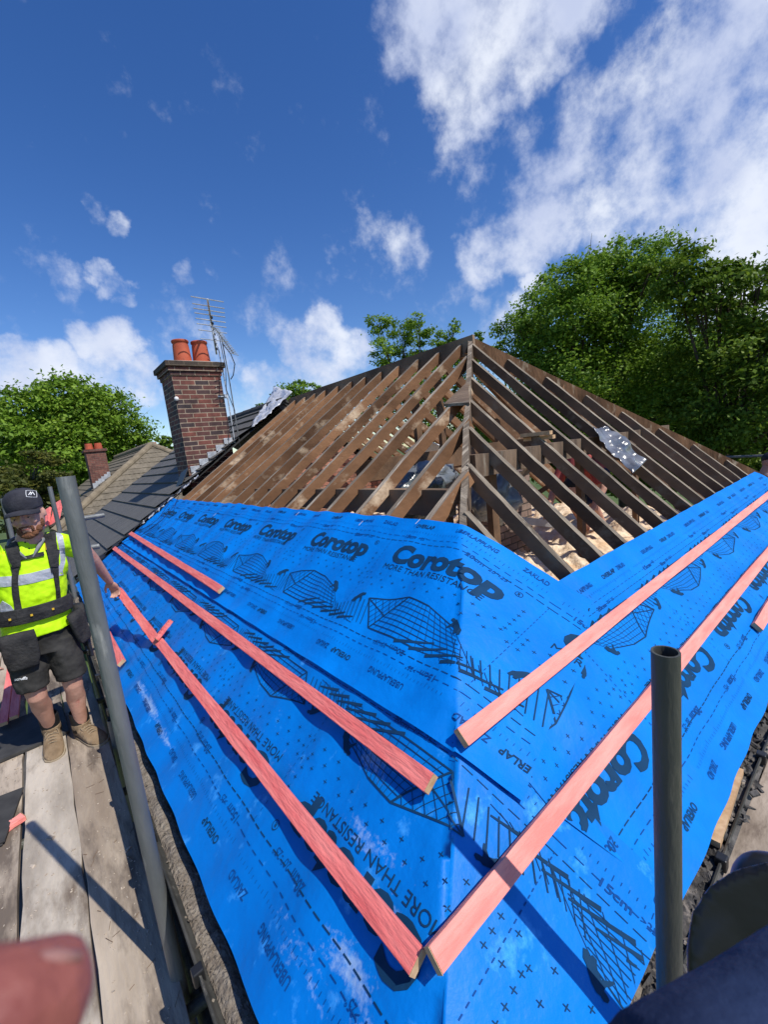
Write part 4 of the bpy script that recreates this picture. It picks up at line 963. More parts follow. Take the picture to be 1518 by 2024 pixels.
# ------------------------------------------------------------------ trees
def tree(name, label, blobs, m, leaf, dens, trunk, seed, spread=1.0, group=None, gz=-6.6):
    r_ = np.random.default_rng(seed); pts = []; nor = []; lv = []
    for (c, R_) in blobs:
        c = np.array(c); R_ = np.array(R_ if hasattr(R_, '__len__') else (R_, R_, R_ * .9)); area = 12 * (R_.prod()) ** (2 / 3)
        ncl = max(10, int(area * 1.9))
        d = r_.normal(size=(ncl, 3)); d /= np.linalg.norm(d, axis=1)[:, None]; rad = r_.uniform(.55, 1.04, ncl) ** .7
        cc = c + d * R_ * rad[:, None]
        cs = r_.uniform(.20, .46, ncl) * R_.mean() * spread
        nl_ = max(8, int(area * dens / ncl))
        for i in range(ncl):
            g = r_.normal(size=(nl_, 3)) * np.array([1, 1, .55]) * cs[i] * .55
            pts.append(cc[i] + g); nn = r_.normal(size=(nl_, 3)) * .7 + np.array([0, 0, .75]) + d[i] * .5; nor.append(nn)
            lv.append(np.clip(r_.normal(.45 + r_.uniform(-.22, .22), .16, nl_), 0, 1))
    P_ = np.concatenate(pts); N_ = np.concatenate(nor); LV = np.concatenate(lv); N_ /= np.linalg.norm(N_, axis=1)[:, None]
    n = len(P_); t = np.cross(N_, r_.normal(size=(n, 3))); t /= np.linalg.norm(t, axis=1)[:, None]; bt = np.cross(N_, t); s = leaf * r_.uniform(.6, 1.3, n)[:, None]
    V = np.stack([P_ - t * s, P_ - bt * s * .55 + t * s * .1, P_ + t * s, P_ + bt * s * .55 + t * s * .1], 1).reshape(-1, 3); F = np.arange(4 * n).reshape(-1, 4)
    th_ = thing(name, (trunk[0], trunk[1], gz), label, 'tree', group)
    me = fastmesh('crown', V, F); o = link('crown', me, m, th_); at_ = me.attributes.new('lv', 'FLOAT', 'FACE'); 
    at_.data.foreach_set('value', LV.astype(np.float32)[:len(me.polygons)])
    b_ = MB(); base = Vector((trunk[0], trunk[1], gz)); ctr = Vector(np.mean([b2[0] for b2 in blobs], 0)); fork = Vector((trunk[0], trunk[1], ctr.z - trunk[2]))
    b_.tube([base, base.lerp(fork, .5) + Vector((.1, 0, 0)), fork], [trunk[3], trunk[3] * .8, trunk[3] * .65], 10)
    for (c, R_) in blobs:
        c = Vector(c); mid = fork.lerp(c, .5) + Vector((0, 0, -.25 * (c - fork).length * .3)); b_.tube([fork, mid, c], [trunk[3] * .26, trunk[3] * .15, trunk[3] * .04], 7)
        for k in range(5):
            e = c + Vector(r_.normal(size=3)) * (np.mean(R_) * .55); b_.tube([mid.lerp(c, .4), c.lerp(e, .4) , e], [trunk[3] * .07, trunk[3] * .045, trunk[3] * .012], 5)
    b_.build('trunk', M['bark'], th_, smooth=True)
    return th_
def B_(px, py, d, rpx): 
    v = Vector(ray(px, py)); return (at(px, py, d=d), rpx / FP / v.length * d * 1.0)
def blobs(L_, d, jd=2.0):
    return [B_(px, py, d + random.uniform(-jd, jd), r) for px, py, r in L_]
tree('broadleaf_tree', 'round bright green tree at the left behind the far chimney', blobs([(60, 820, 60), (130, 800, 62), (200, 815, 58), (250, 850, 45), (30, 880, 60), (110, 890, 70), (190, 890, 60), (255, 900, 38), (-30, 850, 60), (60, 940, 60), (150, 950, 60), (150, 850, 70)], 34), M['leaf_mid'], .13, 120, (3.8, 33.5, 4, .35), 3)
tree('conifer_tree', 'yellow green feathery tree low behind the cap at the left edge', blobs([(20, 930, 45), (70, 925, 40), (0, 985, 50), (60, 970, 45), (110, 960, 35), (30, 1020, 50), (110, 1010, 40)], 19, 1), M['leaf_yellow'], .075, 170, (-1.0, 19, 2, .2), 5)
tree('broadleaf_tree', 'small dark green tree between the main chimney and the brown roof', blobs([(322, 873, 13), (335, 885, 13), (312, 890, 12), (335, 870, 10)], 60, 1), M['leaf_dark'], .30, 22, (13.8, 58, 2, .3), 8)
tree('broadleaf_tree', 'small light green tree top showing over the foil at the ridge', blobs([(575, 772, 22), (600, 768, 20), (555, 785, 15), (625, 775, 14), (600, 800, 25), (515, 805, 8)], 36, 1), M['leaf_mid'], .11, 110, (17.5, 31, 2.5, .2), 11, spread=1.5)
tree('broadleaf_tree', 'light open tree rising behind the roof apex, left of it', blobs([(745, 640, 22), (760, 690, 28), (790, 650, 28), (830, 645, 26), (820, 690, 34), (860, 680, 26), (890, 660, 16), (900, 700, 25), (775, 720, 28), (850, 740, 45), (920, 760, 50), (800, 780, 50), (870, 820, 60), (940, 840, 50), (900, 640, 10), (945, 668, 13), (935, 700, 20), (760, 820, 40)], 17, 1), M['leaf_mid'], .055, 330, (12.2, 12.2, 3, .14), 13, spread=1.35)
tree('broadleaf_tree', 'large maple like tree filling the sky right of the roof apex', blobs([(1025, 650, 42), (1060, 612, 48), (1105, 575, 52), (1160, 560, 58), (1195, 545, 50), (1260, 535, 52), (1060, 700, 60), (1130, 620, 60), (1210, 600, 70), (1230, 520, 52), (1290, 530, 55), (1080, 680, 60), (1170, 640, 75), (1270, 620, 80), (1000, 690, 24), (1120, 760, 80), (1230, 740, 90), (1330, 720, 90), (1060, 780, 50), (1180, 850, 80), (1300, 830, 80), (1050, 860, 60)], 17, 1.6), M['leaf_mid'], .062, 290, (15.2, 7.4, 3, .3), 17, spread=1.25)
tree('broadleaf_tree', 'darker tall tree at the right edge above the far rafters', blobs([(1330, 535, 55), (1375, 560, 66), (1410, 560, 50), (1470, 575, 56), (1440, 590, 60), (1500, 570, 45), (1560, 600, 90), (1420, 680, 90), (1510, 700, 95), (1400, 790, 80), (1490, 810, 90), (1420, 880, 60), (1530, 880, 70), (1600, 750, 100)], 15, 1.4), M['leaf_dark'], .062, 270, (15.4, 3.0, 3, .3), 19, spread=1.2)
tree('broadleaf_tree', 'shadowy back tree closing the gaps between the two big right trees', blobs([(1080, 860, 90), (1200, 880, 100), (1330, 880, 100), (1450, 900, 100), (1000, 880, 70), (1380, 760, 110), (1250, 780, 110), (1550, 900, 110), (1130, 780, 90), (1480, 760, 110)], 23, 1.5), M['leaf_dark'], .16, 80, (22, 8.5, 3, .35), 23)
# low hedge line far off so that no bare horizon shows
for k, (px0, lab) in enumerate(((-150, 'far dark hedge left of the brown roof'), (330, 'far dark hedge behind the adjoining house'))):
    bl = [B_(px0 + i * 48, 968 - i * 3.4, 70, 30) for i in range(11)]
    c = bl[5][0]; tree('hedgerow_tree', lab, bl, M['leaf_dark'], .45, 9, (c.x, c.y, 3, .3), 31 + k)

# ------------------------------------------------------------------ people
def ring(c, rx, ry, n=20, rot=None, sq=0.0):
    c = Vector(c); out = []
    for k in range(n):
        a = 2 * math.pi * k / n; ca_, sa = math.cos(a), math.sin(a)
        if sq: ca_ = math.copysign(abs(ca_) ** (1 - sq), ca_); sa = math.copysign(abs(sa) ** (1 - sq), sa)
        p = Vector((rx * ca_, ry * sa, 0)); out.append(c + (rot @ p if rot is not None else p))
    return out
def limb(b_, pts, rs, n=14): b_.tube(pts, rs, n)
def remesh(o, vox, smooth_it=4):
    m = o.modifiers.new('remesh', 'REMESH'); m.mode = 'VOXEL'; m.voxel_size = vox; m.use_smooth_shade = True
    if smooth_it: s = o.modifiers.new('smooth', 'SMOOTH'); s.iterations = smooth_it; s.factor = .5
    return o
def bvh_of(o):
    dg = bpy.context.evaluated_depsgraph_get(); dg.update(); e = o.evaluated_get(dg); me = e.to_mesh(); mw = e.matrix_world
    bv = BVHTree.FromPolygons([o_w(o) + v.co for v in me.vertices], [tuple(p.vertices) for p in me.polygons]); e.to_mesh_clear(); return bv
def o_w(o): return wpos(o)
def hit(bv, px, py, off=.004):
    r = Vector(ray(px, py)).normalized(); p, n, i, d = bv.ray_cast(Vector((0, 0, 0)), r)
    if p is None: return None, None
    if n.dot(r) > 0: n = -n
    return p + n * off, n
def ribbon(bv, path, wpx, th, steps=16):
    """strip laid over a body surface along a path; real thickness"""
    P_ = []; pts = [Vector((a, b2)) for a, b2 in path]; L_ = [0]
    for i in range(1, len(pts)): L_.append(L_[-1] + (pts[i] - pts[i - 1]).length)
    ws = wpx if isinstance(wpx, (list, tuple)) else [wpx] * len(path); vs = []
    last = None
    for s in range(steps + 1):
        t = L_[-1] * s / steps; i = max(j for j in range(len(L_)) if L_[j] <= t + 1e-6); i = min(i, len(pts) - 2)
        f = (t - L_[i]) / (L_[i + 1] - L_[i]); p = pts[i].lerp(pts[i + 1], f); d = (pts[i + 1] - pts[i]).normalized(); w_ = ws[i] * (1 - f) + ws[i + 1] * f
        sd = Vector((-d.y, d.x)) * w_ / 2; row = []
        for q in (p - sd, p - sd * .33, p + sd * .33, p + sd):
            h, n = hit(bv, q.x, q.y, th)
            if h is None: h = None
            row.append((h, n))
        good = [r for r in row if r[0] is not None]
        if not good: continue
        for j in range(4):
            if row[j][0] is None: row[j] = min(good, key=lambda g: abs(good.index(g) - j))
        vs.append(row)
    b_ = MB(); V_ = []
    for row in vs:
        V_ += [r[0] for r in row] + [r[0] - r[1] * (th + .002) for r in reversed(row)]
    n = len(vs)
    fs = [(i * 8 + j, i * 8 + (j + 1) % 8, (i + 1) * 8 + (j + 1) % 8, (i + 1) * 8 + j) for i in range(n - 1) for j in range(8)]
    fs += [tuple(range(8)), tuple((n - 1) * 8 + j for j in range(8))]
    b_.add(V_, fs); return b_

Y0 = 3.55
wk = thing('person', (-.12, 3.58, -1.8), 'worker in a yellow high visibility shirt, black shorts and black cap reaching for a batten', 'person')
def W(px, py, y): return at(px, py, y=y)
HSC = 1.17
hc = Vector((-.066, 3.54, -.158))                      # head centre
rotH = Matrix.Rotation(math.radians(-18), 3, 'Z') @ Matrix.Rotation(math.radians(9), 3, 'X') @ Matrix.Rotation(math.radians(-5), 3, 'Y')
def H(x, y, z): return hc + rotH @ Vector((x, y, z)) * HSC   # head frame: face looks to -y
body = MB()
hr = []                                                # skull as stacked outlines: (z, half width, front, back)
for z, wx, fy, by in ((-.128, .018, .070, .015), (-.120, .036, .082, .030), (-.105, .048, .088, .045), (-.08, .058, .088, .062), (-.05, .066, .086, .078), (-.02, .070, .085, .090), (.01, .073, .084, .098), (.045, .076, .086, .102), (.08, .072, .080, .098), (.105, .058, .062, .080), (.122, .034, .036, .05)):
    rg = []
    for k in range(24):
        a = 2 * math.pi * k / 24; x = wx * math.cos(a); s = math.sin(a); y = -(fy if s > 0 else by) * s
        rg.append(H(x, y if s > 0 else y, z))
    hr.append(rg)
body.loft(hr)
body.ell(H(0, -.096, -.030), (.016, .022, .016), 10, 8, rotH); body.ell(H(0, -.088, -.006), (.011, .015, .030), 10, 8, rotH)      # nose
for s in (-1, 1):
    body.ell(H(s * .010, -.092, -.036), (.008, .009, .007), 8, 6, rotH)
    body.ell(H(s * .030, -.083, .010), (.022, .010, .007), 10, 6, rotH)                                          # brow
    body.ell(H(s * .042, -.068, -.035), (.018, .018, .020), 10, 8, rotH)                                         # cheek
    body.ell(H(s * .076, .008, -.015), (.008, .018, .030), 10, 8, rotH)                                          # ear
body.ell(H(0, -.088, -.066), (.021, .010, .006), 10, 6, rotH); body.ell(H(0, -.086, -.076), (.018, .010, .006), 10, 6, rotH)
body.ell(H(0, -.078, -.105), (.024, .018, .020), 10, 6, rotH)
neck0 = Vector((-.105, 3.60, -.40)); limb(body, [neck0, H(0, .02, -.06)], [.078, .066], 16)
shL, shR = Vector((.060, 3.60, -.395)), Vector((-.285, 3.60, -.395))
chest = Vector((-.115, 3.61, -.54)); waist = Vector((-.145, 3.61, -.78)); hips = Vector((-.145, 3.60, -.96))
body.loft([ring(hips + Vector((0, 0, -.08)), .15, .10), ring(hips, .155, .105), ring(waist, .14, .095), ring(chest, .16, .11), ring(Vector((-.11, 3.61, -.43)), .16, .095), ring(Vector((-.107, 3.60, -.37)), .09, .075)])
elL = W(170, 1088, 3.72); wrL = W(217, 1150, 3.955); hdL = W(231, 1170, 4.0)
limb(body, [shL, shL.lerp(elL, .5), elL, elL.lerp(wrL, .25), elL.lerp(wrL, .7), wrL], [.058, .048, .040, .043, .034, .027])
elR = Vector((-.42, 3.62, -.74)); wrR = Vector((-.40, 3.45, -.93)); limb(body, [shR, shR.lerp(elR, .5), elR, elR.lerp(wrR, .4), wrR], [.058, .046, .040, .040, .027])
def hand(b_, wr, fw, palm_n, side, curl=.9, s=1.0):
    fw = Vector(fw).normalized(); pn = Vector(palm_n); pn = (pn - fw * pn.dot(fw)).normalized(); sd = fw.cross(pn) * side
    c = wr + fw * .045 * s
    rot = Matrix((sd, fw, pn)).transposed()
    b_.ell(wr + fw * .048 * s, (.042 * s, .055 * s, .017 * s), 12, 8, rot)
    for i, (o_, l) in enumerate(((.031, .072), (.011, .082), (-.010, .076), (-.030, .060))):
        k = wr + fw * .088 * s + sd * o_ * s; d1 = (fw * math.cos(curl * .5) + pn * math.sin(curl * .5)); d2 = (fw * math.cos(curl * 1.3) + pn * math.sin(curl * 1.3)); d3 = (fw * math.cos(curl * 2.0) + pn * math.sin(curl * 2.0))
        p1 = k + d1 * l * .48 * s; p2 = p1 + d2 * l * .32 * s; p3 = p2 + d3 * l * .26 * s
        b_.tube([k - fw * .02, k, p1, p2, p3], [.010 * s, .0100 * s, .0092 * s, .0084 * s, .0066 * s], 10)
    t0 = wr + fw * .025 * s + sd * .034 * s; t1 = t0 + (sd * .55 + fw * .75 + pn * .35).normalized() * .042 * s; t2_ = t1 + (fw * .75 - sd * .1 + pn * .6).normalized() * .032 * s
    b_.tube([t0 - fw * .01, t0, t1, t2_], [.015 * s, .013 * s, .0105 * s, .008 * s], 10)
hand(body, wrL, (hdL - wrL), Vector((-.1, -.2, -1)), 1, 1.0)
hand(body, wrR, Vector((.05, -.3, -1)), Vector((1, 0, -.1)), 1, .7)
ftR = Vector((-.215, 3.70, -1.735)); ftL = Vector((-.045, 3.62, -1.765))
knR = Vector((-.235, 3.55, -1.36)); knL = Vector((-.040, 3.56, -1.37))
hpR = hips + Vector((-.09, 0, -.05)); hpL = hips + Vector((.085, 0, -.05))
for hp_, kn, ft in ((hpR, knR, ftR), (hpL, knL, ftL)):
    an = ft + Vector((0, .02, .06)); calf = kn.lerp(an, .32) + Vector((0, .018, 0))
    limb(body, [hp_, hp_.lerp(kn, .5), kn + Vector((0, 0, .05)), kn, kn.lerp(an, .14), calf, kn.lerp(an, .62), an], [.088, .078, .060, .056, .052, .058, .044, .037], 18)
bo = body.build('body', M['skin'], wk, smooth=True, fix=True); remesh(bo, .0055, 3)
# beard, eyes
bvb = bvh_of(bo)
def facepatch(name, pts, m, th=.003):
    vs = [hit(bvb, px, py, th) for px, py in pts]; vs = [v for v in vs if v[0] is not None]
    c = sum((v[0] for v in vs), Vector()) / len(vs); hc_, _ = hit(bvb, sum(p[0] for p in pts) / len(pts), sum(p[1] for p in pts) / len(pts), th)
    b_ = MB(); b_.add([v[0] for v in vs] + [hc_ or c], [(i, (i + 1) % len(vs), len(vs)) for i in range(len(vs))]); return b_.build(name, m, wk)
def beardmesh():
    b_ = MB()
    for (x, y, z, r) in ((0, -.080, -.110, (.030, .017, .018)), (.024, -.072, -.103, (.020, .019, .017)), (-.024, -.072, -.103, (.020, .019, .017)), (.044, -.050, -.086, (.014, .024, .022)), (-.044, -.050, -.086, (.014, .024, .022)), (.056, -.022, -.058, (.012, .020, .030)), (-.056, -.022, -.058, (.012, .020, .030)),
                         (.012, -.0905, -.0575, (.014, .006, .005)), (-.012, -.0905, -.0575, (.014, .006, .005)), (.028, -.080, -.072, (.007, .010, .018)), (-.028, -.080, -.072, (.007, .010, .018)), (.0, -.082, -.090, (.016, .010, .008))):
        r = tuple(q * HSC for q in r)
        b_.ell(H(x, y, z), r, 12, 8, rotH)
    return b_
remesh(beardmesh().build('beard', M['beard'], wk), .003, 2)
for s in (-1, 1):
    MB().ell(H(s * .031, -.0855, -.008), (.010, .004, .0035), 10, 6, rotH).build('eye', M['sole'], wk, smooth=True)
    MB().ell(H(s * .031, -.0890, -.009), (.0045, .002, .0045), 8, 6, rotH).build('iris', M['wire'], wk, smooth=True)
    MB().tube([H(s * .014, -.093, .008), H(s * .030, -.094, .013), H(s * .046, -.084, .008)], .0035, 6).build('eyebrow', M['beard'], wk)
MB().tube([H(-.020, -.0955, -.0705), H(0, -.098, -.069), H(.020, -.0955, -.0705)], .0018, 6).build('mouth_line', M['maroon'], wk)
# cap
cp = MB(); rg = []
for z, wx, fy, by in ((.018, .0835, .094, .108), (.03, .085, .097, .111), (.06, .086, .097, .112), (.09, .083, .092, .108), (.115, .073, .078, .096), (.135, .055, .056, .074), (.147, .030, .03, .045), (.151, .006, .006, .01)):
    r_ = []
    for k in range(32):
        a = 2 * math.pi * k / 32; s = math.sin(a); r_.append(H(wx * .95 * math.cos(a), -(fy if s > 0 else by) * s * .95, .022 + (z - .018) * .86))
    rg.append(r_)
cp.loft(rg); cap = cp.build('cap', M['cap'], wk, smooth=True)
pk = MB(); n = 16; vs = []
for i in range(n + 1):
    a = math.pi * (.12 + .76 * i / n); x = math.cos(a)
    for t, dz in ((0, 0), (.5, .004), (1, -.012)):
        ro = .090 + t * (.046 + .010 * math.sin(a)); vs.append(H(x * (.083 + t * .006), -ro * math.sin(a) * 1.0 - t * .010, .036 + dz - .022 * x * x * (1 + t * .4)))
pk.add(vs, [(3 * i + j, 3 * i + j + 1, 3 * i + j + 4, 3 * i + j + 3) for i in range(n) for j in range(2)])
pko = pk.build('peak', M['cap'], cap, smooth=True, base=wpos(cap)); s = pko.modifiers.new('thickness', 'SOLIDIFY'); s.thickness = .004
MB().ell(H(0, 0, .138), (.008, .008, .004), 10, 6, rotH).build('button', M['cap'], cap)
bvc = bvh_of(cap)
lg = MB()
def onc(px, py):
    h, n = hit(bvc, px, py, .0025); return h
def tline(pts, r=.0014):
    q = [onc(*p) for p in pts]; q = [x for x in q if x is not None]
    if len(q) > 1: lg.tube(q, r, 5)
for seg in ([(51, 970), (61, 970), (71, 971)], [(71, 971), (72, 977), (72, 983)], [(72, 983), (62, 983), (52, 982)], [(52, 982), (51, 976), (51, 970)]): tline(seg)
for seg in ([(56, 979), (60, 973)], [(60, 979), (64, 973)], [(64, 973), (68, 979)], [(60, 973), (61, 977)]): tline(seg, .0022)
lg.build('emblem', M['white'], cap)
# shirt
sh = MB()
sh.loft([ring(Vector((-.145, 3.60, -.945)), .192, .150, 28), ring(Vector((-.145, 3.60, -.90)), .190, .148, 28), ring(Vector((-.145, 3.605, -.80)), .176, .130, 28), ring(Vector((-.13, 3.605, -.68)), .180, .130, 28), ring(Vector((-.115, 3.605, -.55)), .190, .136, 28), ring(Vector((-.11, 3.605, -.45)), .190, .120, 28), ring(Vector((-.108, 3.60, -.395)), .160, .100, 28), ring(Vector((-.105, 3.60, -.355)), .092, .082, 28), ring(Vector((-.103, 3.595, -.335)), .076, .070, 28)])
limb(sh, [shL + Vector((-.06, 0, .01)), shL, shL.lerp(elL, .45), shL.lerp(elL, .8)], [.075, .075, .068, .066], 18)
limb(sh, [shR + Vector((.06, 0, .01)), shR, shR.lerp(elR, .45), shR.lerp(elR, .8)], [.075, .075, .068, .066], 18)
sho = sh.build('shirt', M['hivis'], wk, smooth=True); remesh(sho, .006, 5)
dsp = sho.modifiers.new('folds', 'DISPLACE'); tx = bpy.data.textures.new('folds', 'CLOUDS'); tx.noise_scale = .11; tx.noise_depth = 2; dsp.texture = tx; dsp.strength = .030; dsp.mid_level = .5; dsp.texture_coords = 'LOCAL'
bvs = bvh_of(sho)
def rib(name, path, wd, th, m, par=wk, steps=18):
    return ribbon(bvs, path, wd, th, steps).build(name, m, par, smooth=False)
rib('reflective_band', [(0, 1150), (30, 1148), (60, 1143), (92, 1135), (108, 1130), (122, 1126)], 20, .003, M['reflective'], sho)
rib('reflective_band', [(0, 1196), (14, 1204), (20, 1212)], 20, .003, M['reflective'], sho)
rib('reflective_band', [(104, 1030), (116, 1050), (122, 1080), (124, 1110), (119, 1128)], [12, 13, 11, 9, 8], .003, M['reflective'], sho)
rib('placket', [(52, 1050), (55, 1070), (57, 1095)], 3, .003, M['hivis'], sho, 6)
col = MB()

for sx in (-1, 1):
    q_ = [Vector((-.103 + sx * .082, 3.62, -.325)), Vector((-.103 + sx * .086, 3.56, -.345)), Vector((-.103 + sx * .052, 3.500, -.385)), Vector((-.103 + sx * .014, 3.476, -.440))]
    col.tube(q_, [.012, .014, .012, .006], 8)
col.tube([Vector((-.103 - .082, 3.62, -.325)), Vector((-.103 - .05, 3.67, -.315)), Vector((-.103, 3.685, -.31)), Vector((-.103 + .05, 3.67, -.315)), Vector((-.103 + .082, 3.62, -.325))], .012, 8)

remesh(col.build('collar', M['collar'], sho, smooth=True), .004, 2)
for px, py in ((50, 1072), (57, 1084)):
    h, n = hit(bvs, px, py, .003)
    if h: MB().ell(h, (.005, .005, .005), 8, 5).build('button', M['wire'], sho)
# braces and tool belt
hs_ = rib('brace_strap', [(8, 1034), (18, 1060), (28, 1090), (34, 1120)], [24, 25, 24, 16], .019, M['canvas_black'])
rib('brace_strap', [(33, 1112), (30, 1150), (33, 1180), (38, 1212)], [13, 12, 12, 14], .012, M['canvas_black'])
rib('brace_strap', [(92, 1032), (98, 1060), (102, 1090), (106, 1120)], [22, 24, 22, 15], .019, M['canvas_black'])
rib('brace_strap', [(106, 1112), (110, 1140), (113, 1165), (115, 1195)], [13, 9, 7, 7], .012, M['canvas_black'])
rib('chest_strap', [(38, 1105), (60, 1101), (86, 1095)], 7, .014, M['canvas_black'])
rib('tape_clip', [(88, 1052), (90, 1070), (92, 1088)], 5, .016, M['yellow_tag'], steps=6)
rib('buckle', [(28, 1118), (31, 1130)], 14, .011, M['black_plastic'], steps=4); rib('buckle', [(105, 1118), (107, 1130)], 14, .011, M['black_plastic'], steps=4)
for i, py in enumerate((1062, 1071, 1080)): rib('strap_loop', [(6 + i * 2, py), (14 + i * 2, py - 1)], 2, .016, M['reflective'], steps=3)
bt_ = MB()
bt_.loft([ring(Vector((-.145, 3.60, z)), .192 + o, .146 + o, 32) for z, o in ((-.835, -.004), (-.83, .004), (-.755, .006), (-.743, -.002))], cap=False)
belt = bt_.build('tool_belt', M['canvas_black'], wk, smooth=False); belt.modifiers.new('thickness', 'SOLIDIFY').thickness = .012
pad = MB(); pr_ = []
for i in range(15):
    a = math.radians(-150 + i * 9.5); 
    pr_.append((Vector((-.145 + .206 * math.cos(a), 3.60 + .166 * math.sin(a), -.787)), a))
pv = []
for p, a in pr_:
    n = Vector((math.cos(a), math.sin(a), 0)); hh = .050
    pv.append([p + n * .006 + Vector((0, 0, hh)), p + n * .014, p + n * .006 - Vector((0, 0, hh)), p - n * .008 - Vector((0, 0, hh)), p - n * .008 + Vector((0, 0, hh))])
pad.loft(pv); pad.build('belt_pad', M['canvas_black'], belt, smooth=False, bevel=.006)
for i in (3, 6, 9): 
    p, a = pr_[i]; MB().box(p + Vector((math.cos(a), math.sin(a), 0)) * .018, (.012, .006, .012)).build('rivet', M['yellow_tag'], belt)
def pouch(c, d, rz, m, label_name='pouch', tilt=0.0):
    rings = []; R_ = Matrix.Rotation(rz, 3, 'Z') @ Matrix.Rotation(tilt, 3, 'Y')
    for z, s in ((0, .95), (-.25, 1.0), (-.7, .98), (-.95, .80), (-1, .6)):
        rings.append([Vector(c) + R_ @ Vector((p.x * d[0] * s, p.y * d[1] * s, z * d[2])) for p in ring((0, 0, 0), 1, 1, 20, sq=.45)])
    return MB().loft(rings).build(label_name, m, belt, smooth=True)
pouch((-.250, 3.455, -.885), (.092, .018, .235), -.12, M['canvas_black'], 'nail_pouch'); pouch((.050, 3.505, -.86), (.055, .020, .23), .75, M['canvas_black'], 'nail_pouch', -.2); pouch((.085, 3.62, -.84), (.03, .045, .30), .1, M['canvas_black'], 'hammer_pouch')
MB().tube([Vector((.085, 3.60, -.84)), Vector((.098, 3.58, -1.22))], .013, 10).build('hammer_handle', M['black_plastic'], belt)
# shorts
so_ = MB(); so_.loft([ring(Vector((-.145, 3.60, -.88)), .155, .112, 26), ring(Vector((-.145, 3.60, -.95)), .168, .122, 26), ring(Vector((-.145, 3.60, -1.08)), .180, .125, 26)])
for hp_, kn, dx in ((hpR, knR, -.004), (hpL, knL, .004)):
    a, e = hp_ + Vector((dx, 0, 0)), kn + Vector((dx, .01, .065)); so_.loft([ring(a, .098, .11, 22), ring(a.lerp(e, .4), .098, .108, 22), ring(a.lerp(e, .8), .092, .10, 22), ring(e, .088, .095, 22)])
sh_o = so_.build('shorts', M['shorts'], wk, smooth=True); remesh(sh_o, .007, 4)
dsp = sh_o.modifiers.new('folds', 'DISPLACE'); tx2 = bpy.data.textures.new('folds2', 'CLOUDS'); tx2.noise_scale = .09; dsp.texture = tx2; dsp.strength = .028; dsp.texture_coords = 'LOCAL'
bvt = bvh_of(sh_o)
Vt, Ft = text2d('scruffs', 1, .02); Vt[:, 0] /= Vt[:, 0].max()
tb = MB(); tv = []
for (x, y) in Vt:
    px = 29 + 25 * x; py = 1345 - 3.2 * x - 8.0 * y; h, n = hit(bvt, px, py, .003); tv.append(h if h is not None else Vector((0, 3.4, -1.3)))
if all(h.z < -1.0 and h.y > 3.42 for h in tv): tb.add(tv, Ft); tb.build('shorts_lettering', M['white'], sh_o, fix=False)
# socks and boots
def boot(ft, yaw, lift, toe_dx=0):
    R_ = Matrix.Rotation(yaw, 3, 'Z') @ Matrix.Rotation(lift, 3, 'X'); an = ft + Vector((0, .02, .0)); 
    f = lambda x, y, z: an + R_ @ (Vector((x, y, z)) * Vector((1.14, 1.12, 1.0)))
    MB().loft([[f(p.x, p.y + .012, z) for p in ring((0, 0, 0), r, r * 1.05, 16)] for z, r in ((.02, .050), (.07, .049), (.15, .050), (.165, .049))], cap=False).build('sock', M['wire'], wk, smooth=True).modifiers.new('thickness', 'SOLIDIFY').thickness = .003
    b_ = MB(); rg_ = []
    for y, hw, zt, zb in ((.075, .022, .03, -.028), (.062, .034, .055, -.03), (.03, .040, .062, -.03), (.0, .042, .060, -.03), (-.04, .044, .052, -.03), (-.09, .049, .036, -.03), (-.14, .052, .020, -.03), (-.18, .047, .008, -.03), (-.205, .034, -.004, -.029), (-.218, .015, -.016, -.027)):
        r_ = []
        for k in range(18):
            a = 2 * math.pi * k / 18; ca_, sa = math.cos(a), math.sin(a); zz = (zt + zb) / 2 + (zt - zb) / 2 * math.copysign(abs(sa) ** .8, sa); r_.append(f(hw * math.copysign(abs(ca_) ** .75, ca_), y, zz))
        rg_.append(r_)
    b_.loft(rg_); b_.loft([[f(p.x, p.y + .014, z) for p in ring((0, 0, 0), r, r * 1.15, 18)] for z, r in ((.0, .046), (.05, .050), (.078, .050), (.082, .040))])
    bt = b_.build('boot', M['boot'], wk, smooth=True); remesh(bt, .004, 3)
    s_ = MB(); out = [(0, .082), (.030, .070), (.042, .03), (.044, -.02), (.050, -.09), (.055, -.15), (.046, -.20), (.022, -.226), (0, -.230)]
    out = out + [(-x, y) for x, y in reversed(out[1:-1])]; s_.loft([[f(x, y, -.036) for x, y in out], [f(x, y, -.020) for x, y in out]]); s_.build('sole', M['sole'], bt, base=wpos(bt))
    l_ = MB()
    for i in range(5):
        y = -.030 - i * .020; z = .060 - i * .0065; l_.tube([f(-.022, y, z - .006), f(0, y - .008, z + .004), f(.022, y - .004, z - .006)], .0024, 6)
    l_.tube([f(0, -.02, .066), f(.03, -.04, .064), f(.035, -.07, .048), f(.012, -.05, .06)], .0024, 6); l_.tube([f(0, -.02, .066), f(-.03, -.045, .062), f(-.03, -.075, .046), f(-.01, -.05, .06)], .0024, 6)
    l_.build('lace', M['sole'], bt, base=wpos(bt))
boot(ftR + Vector((0, 0, .0)), math.radians(-2), math.radians(9)); boot(ftL, math.radians(22), 0)

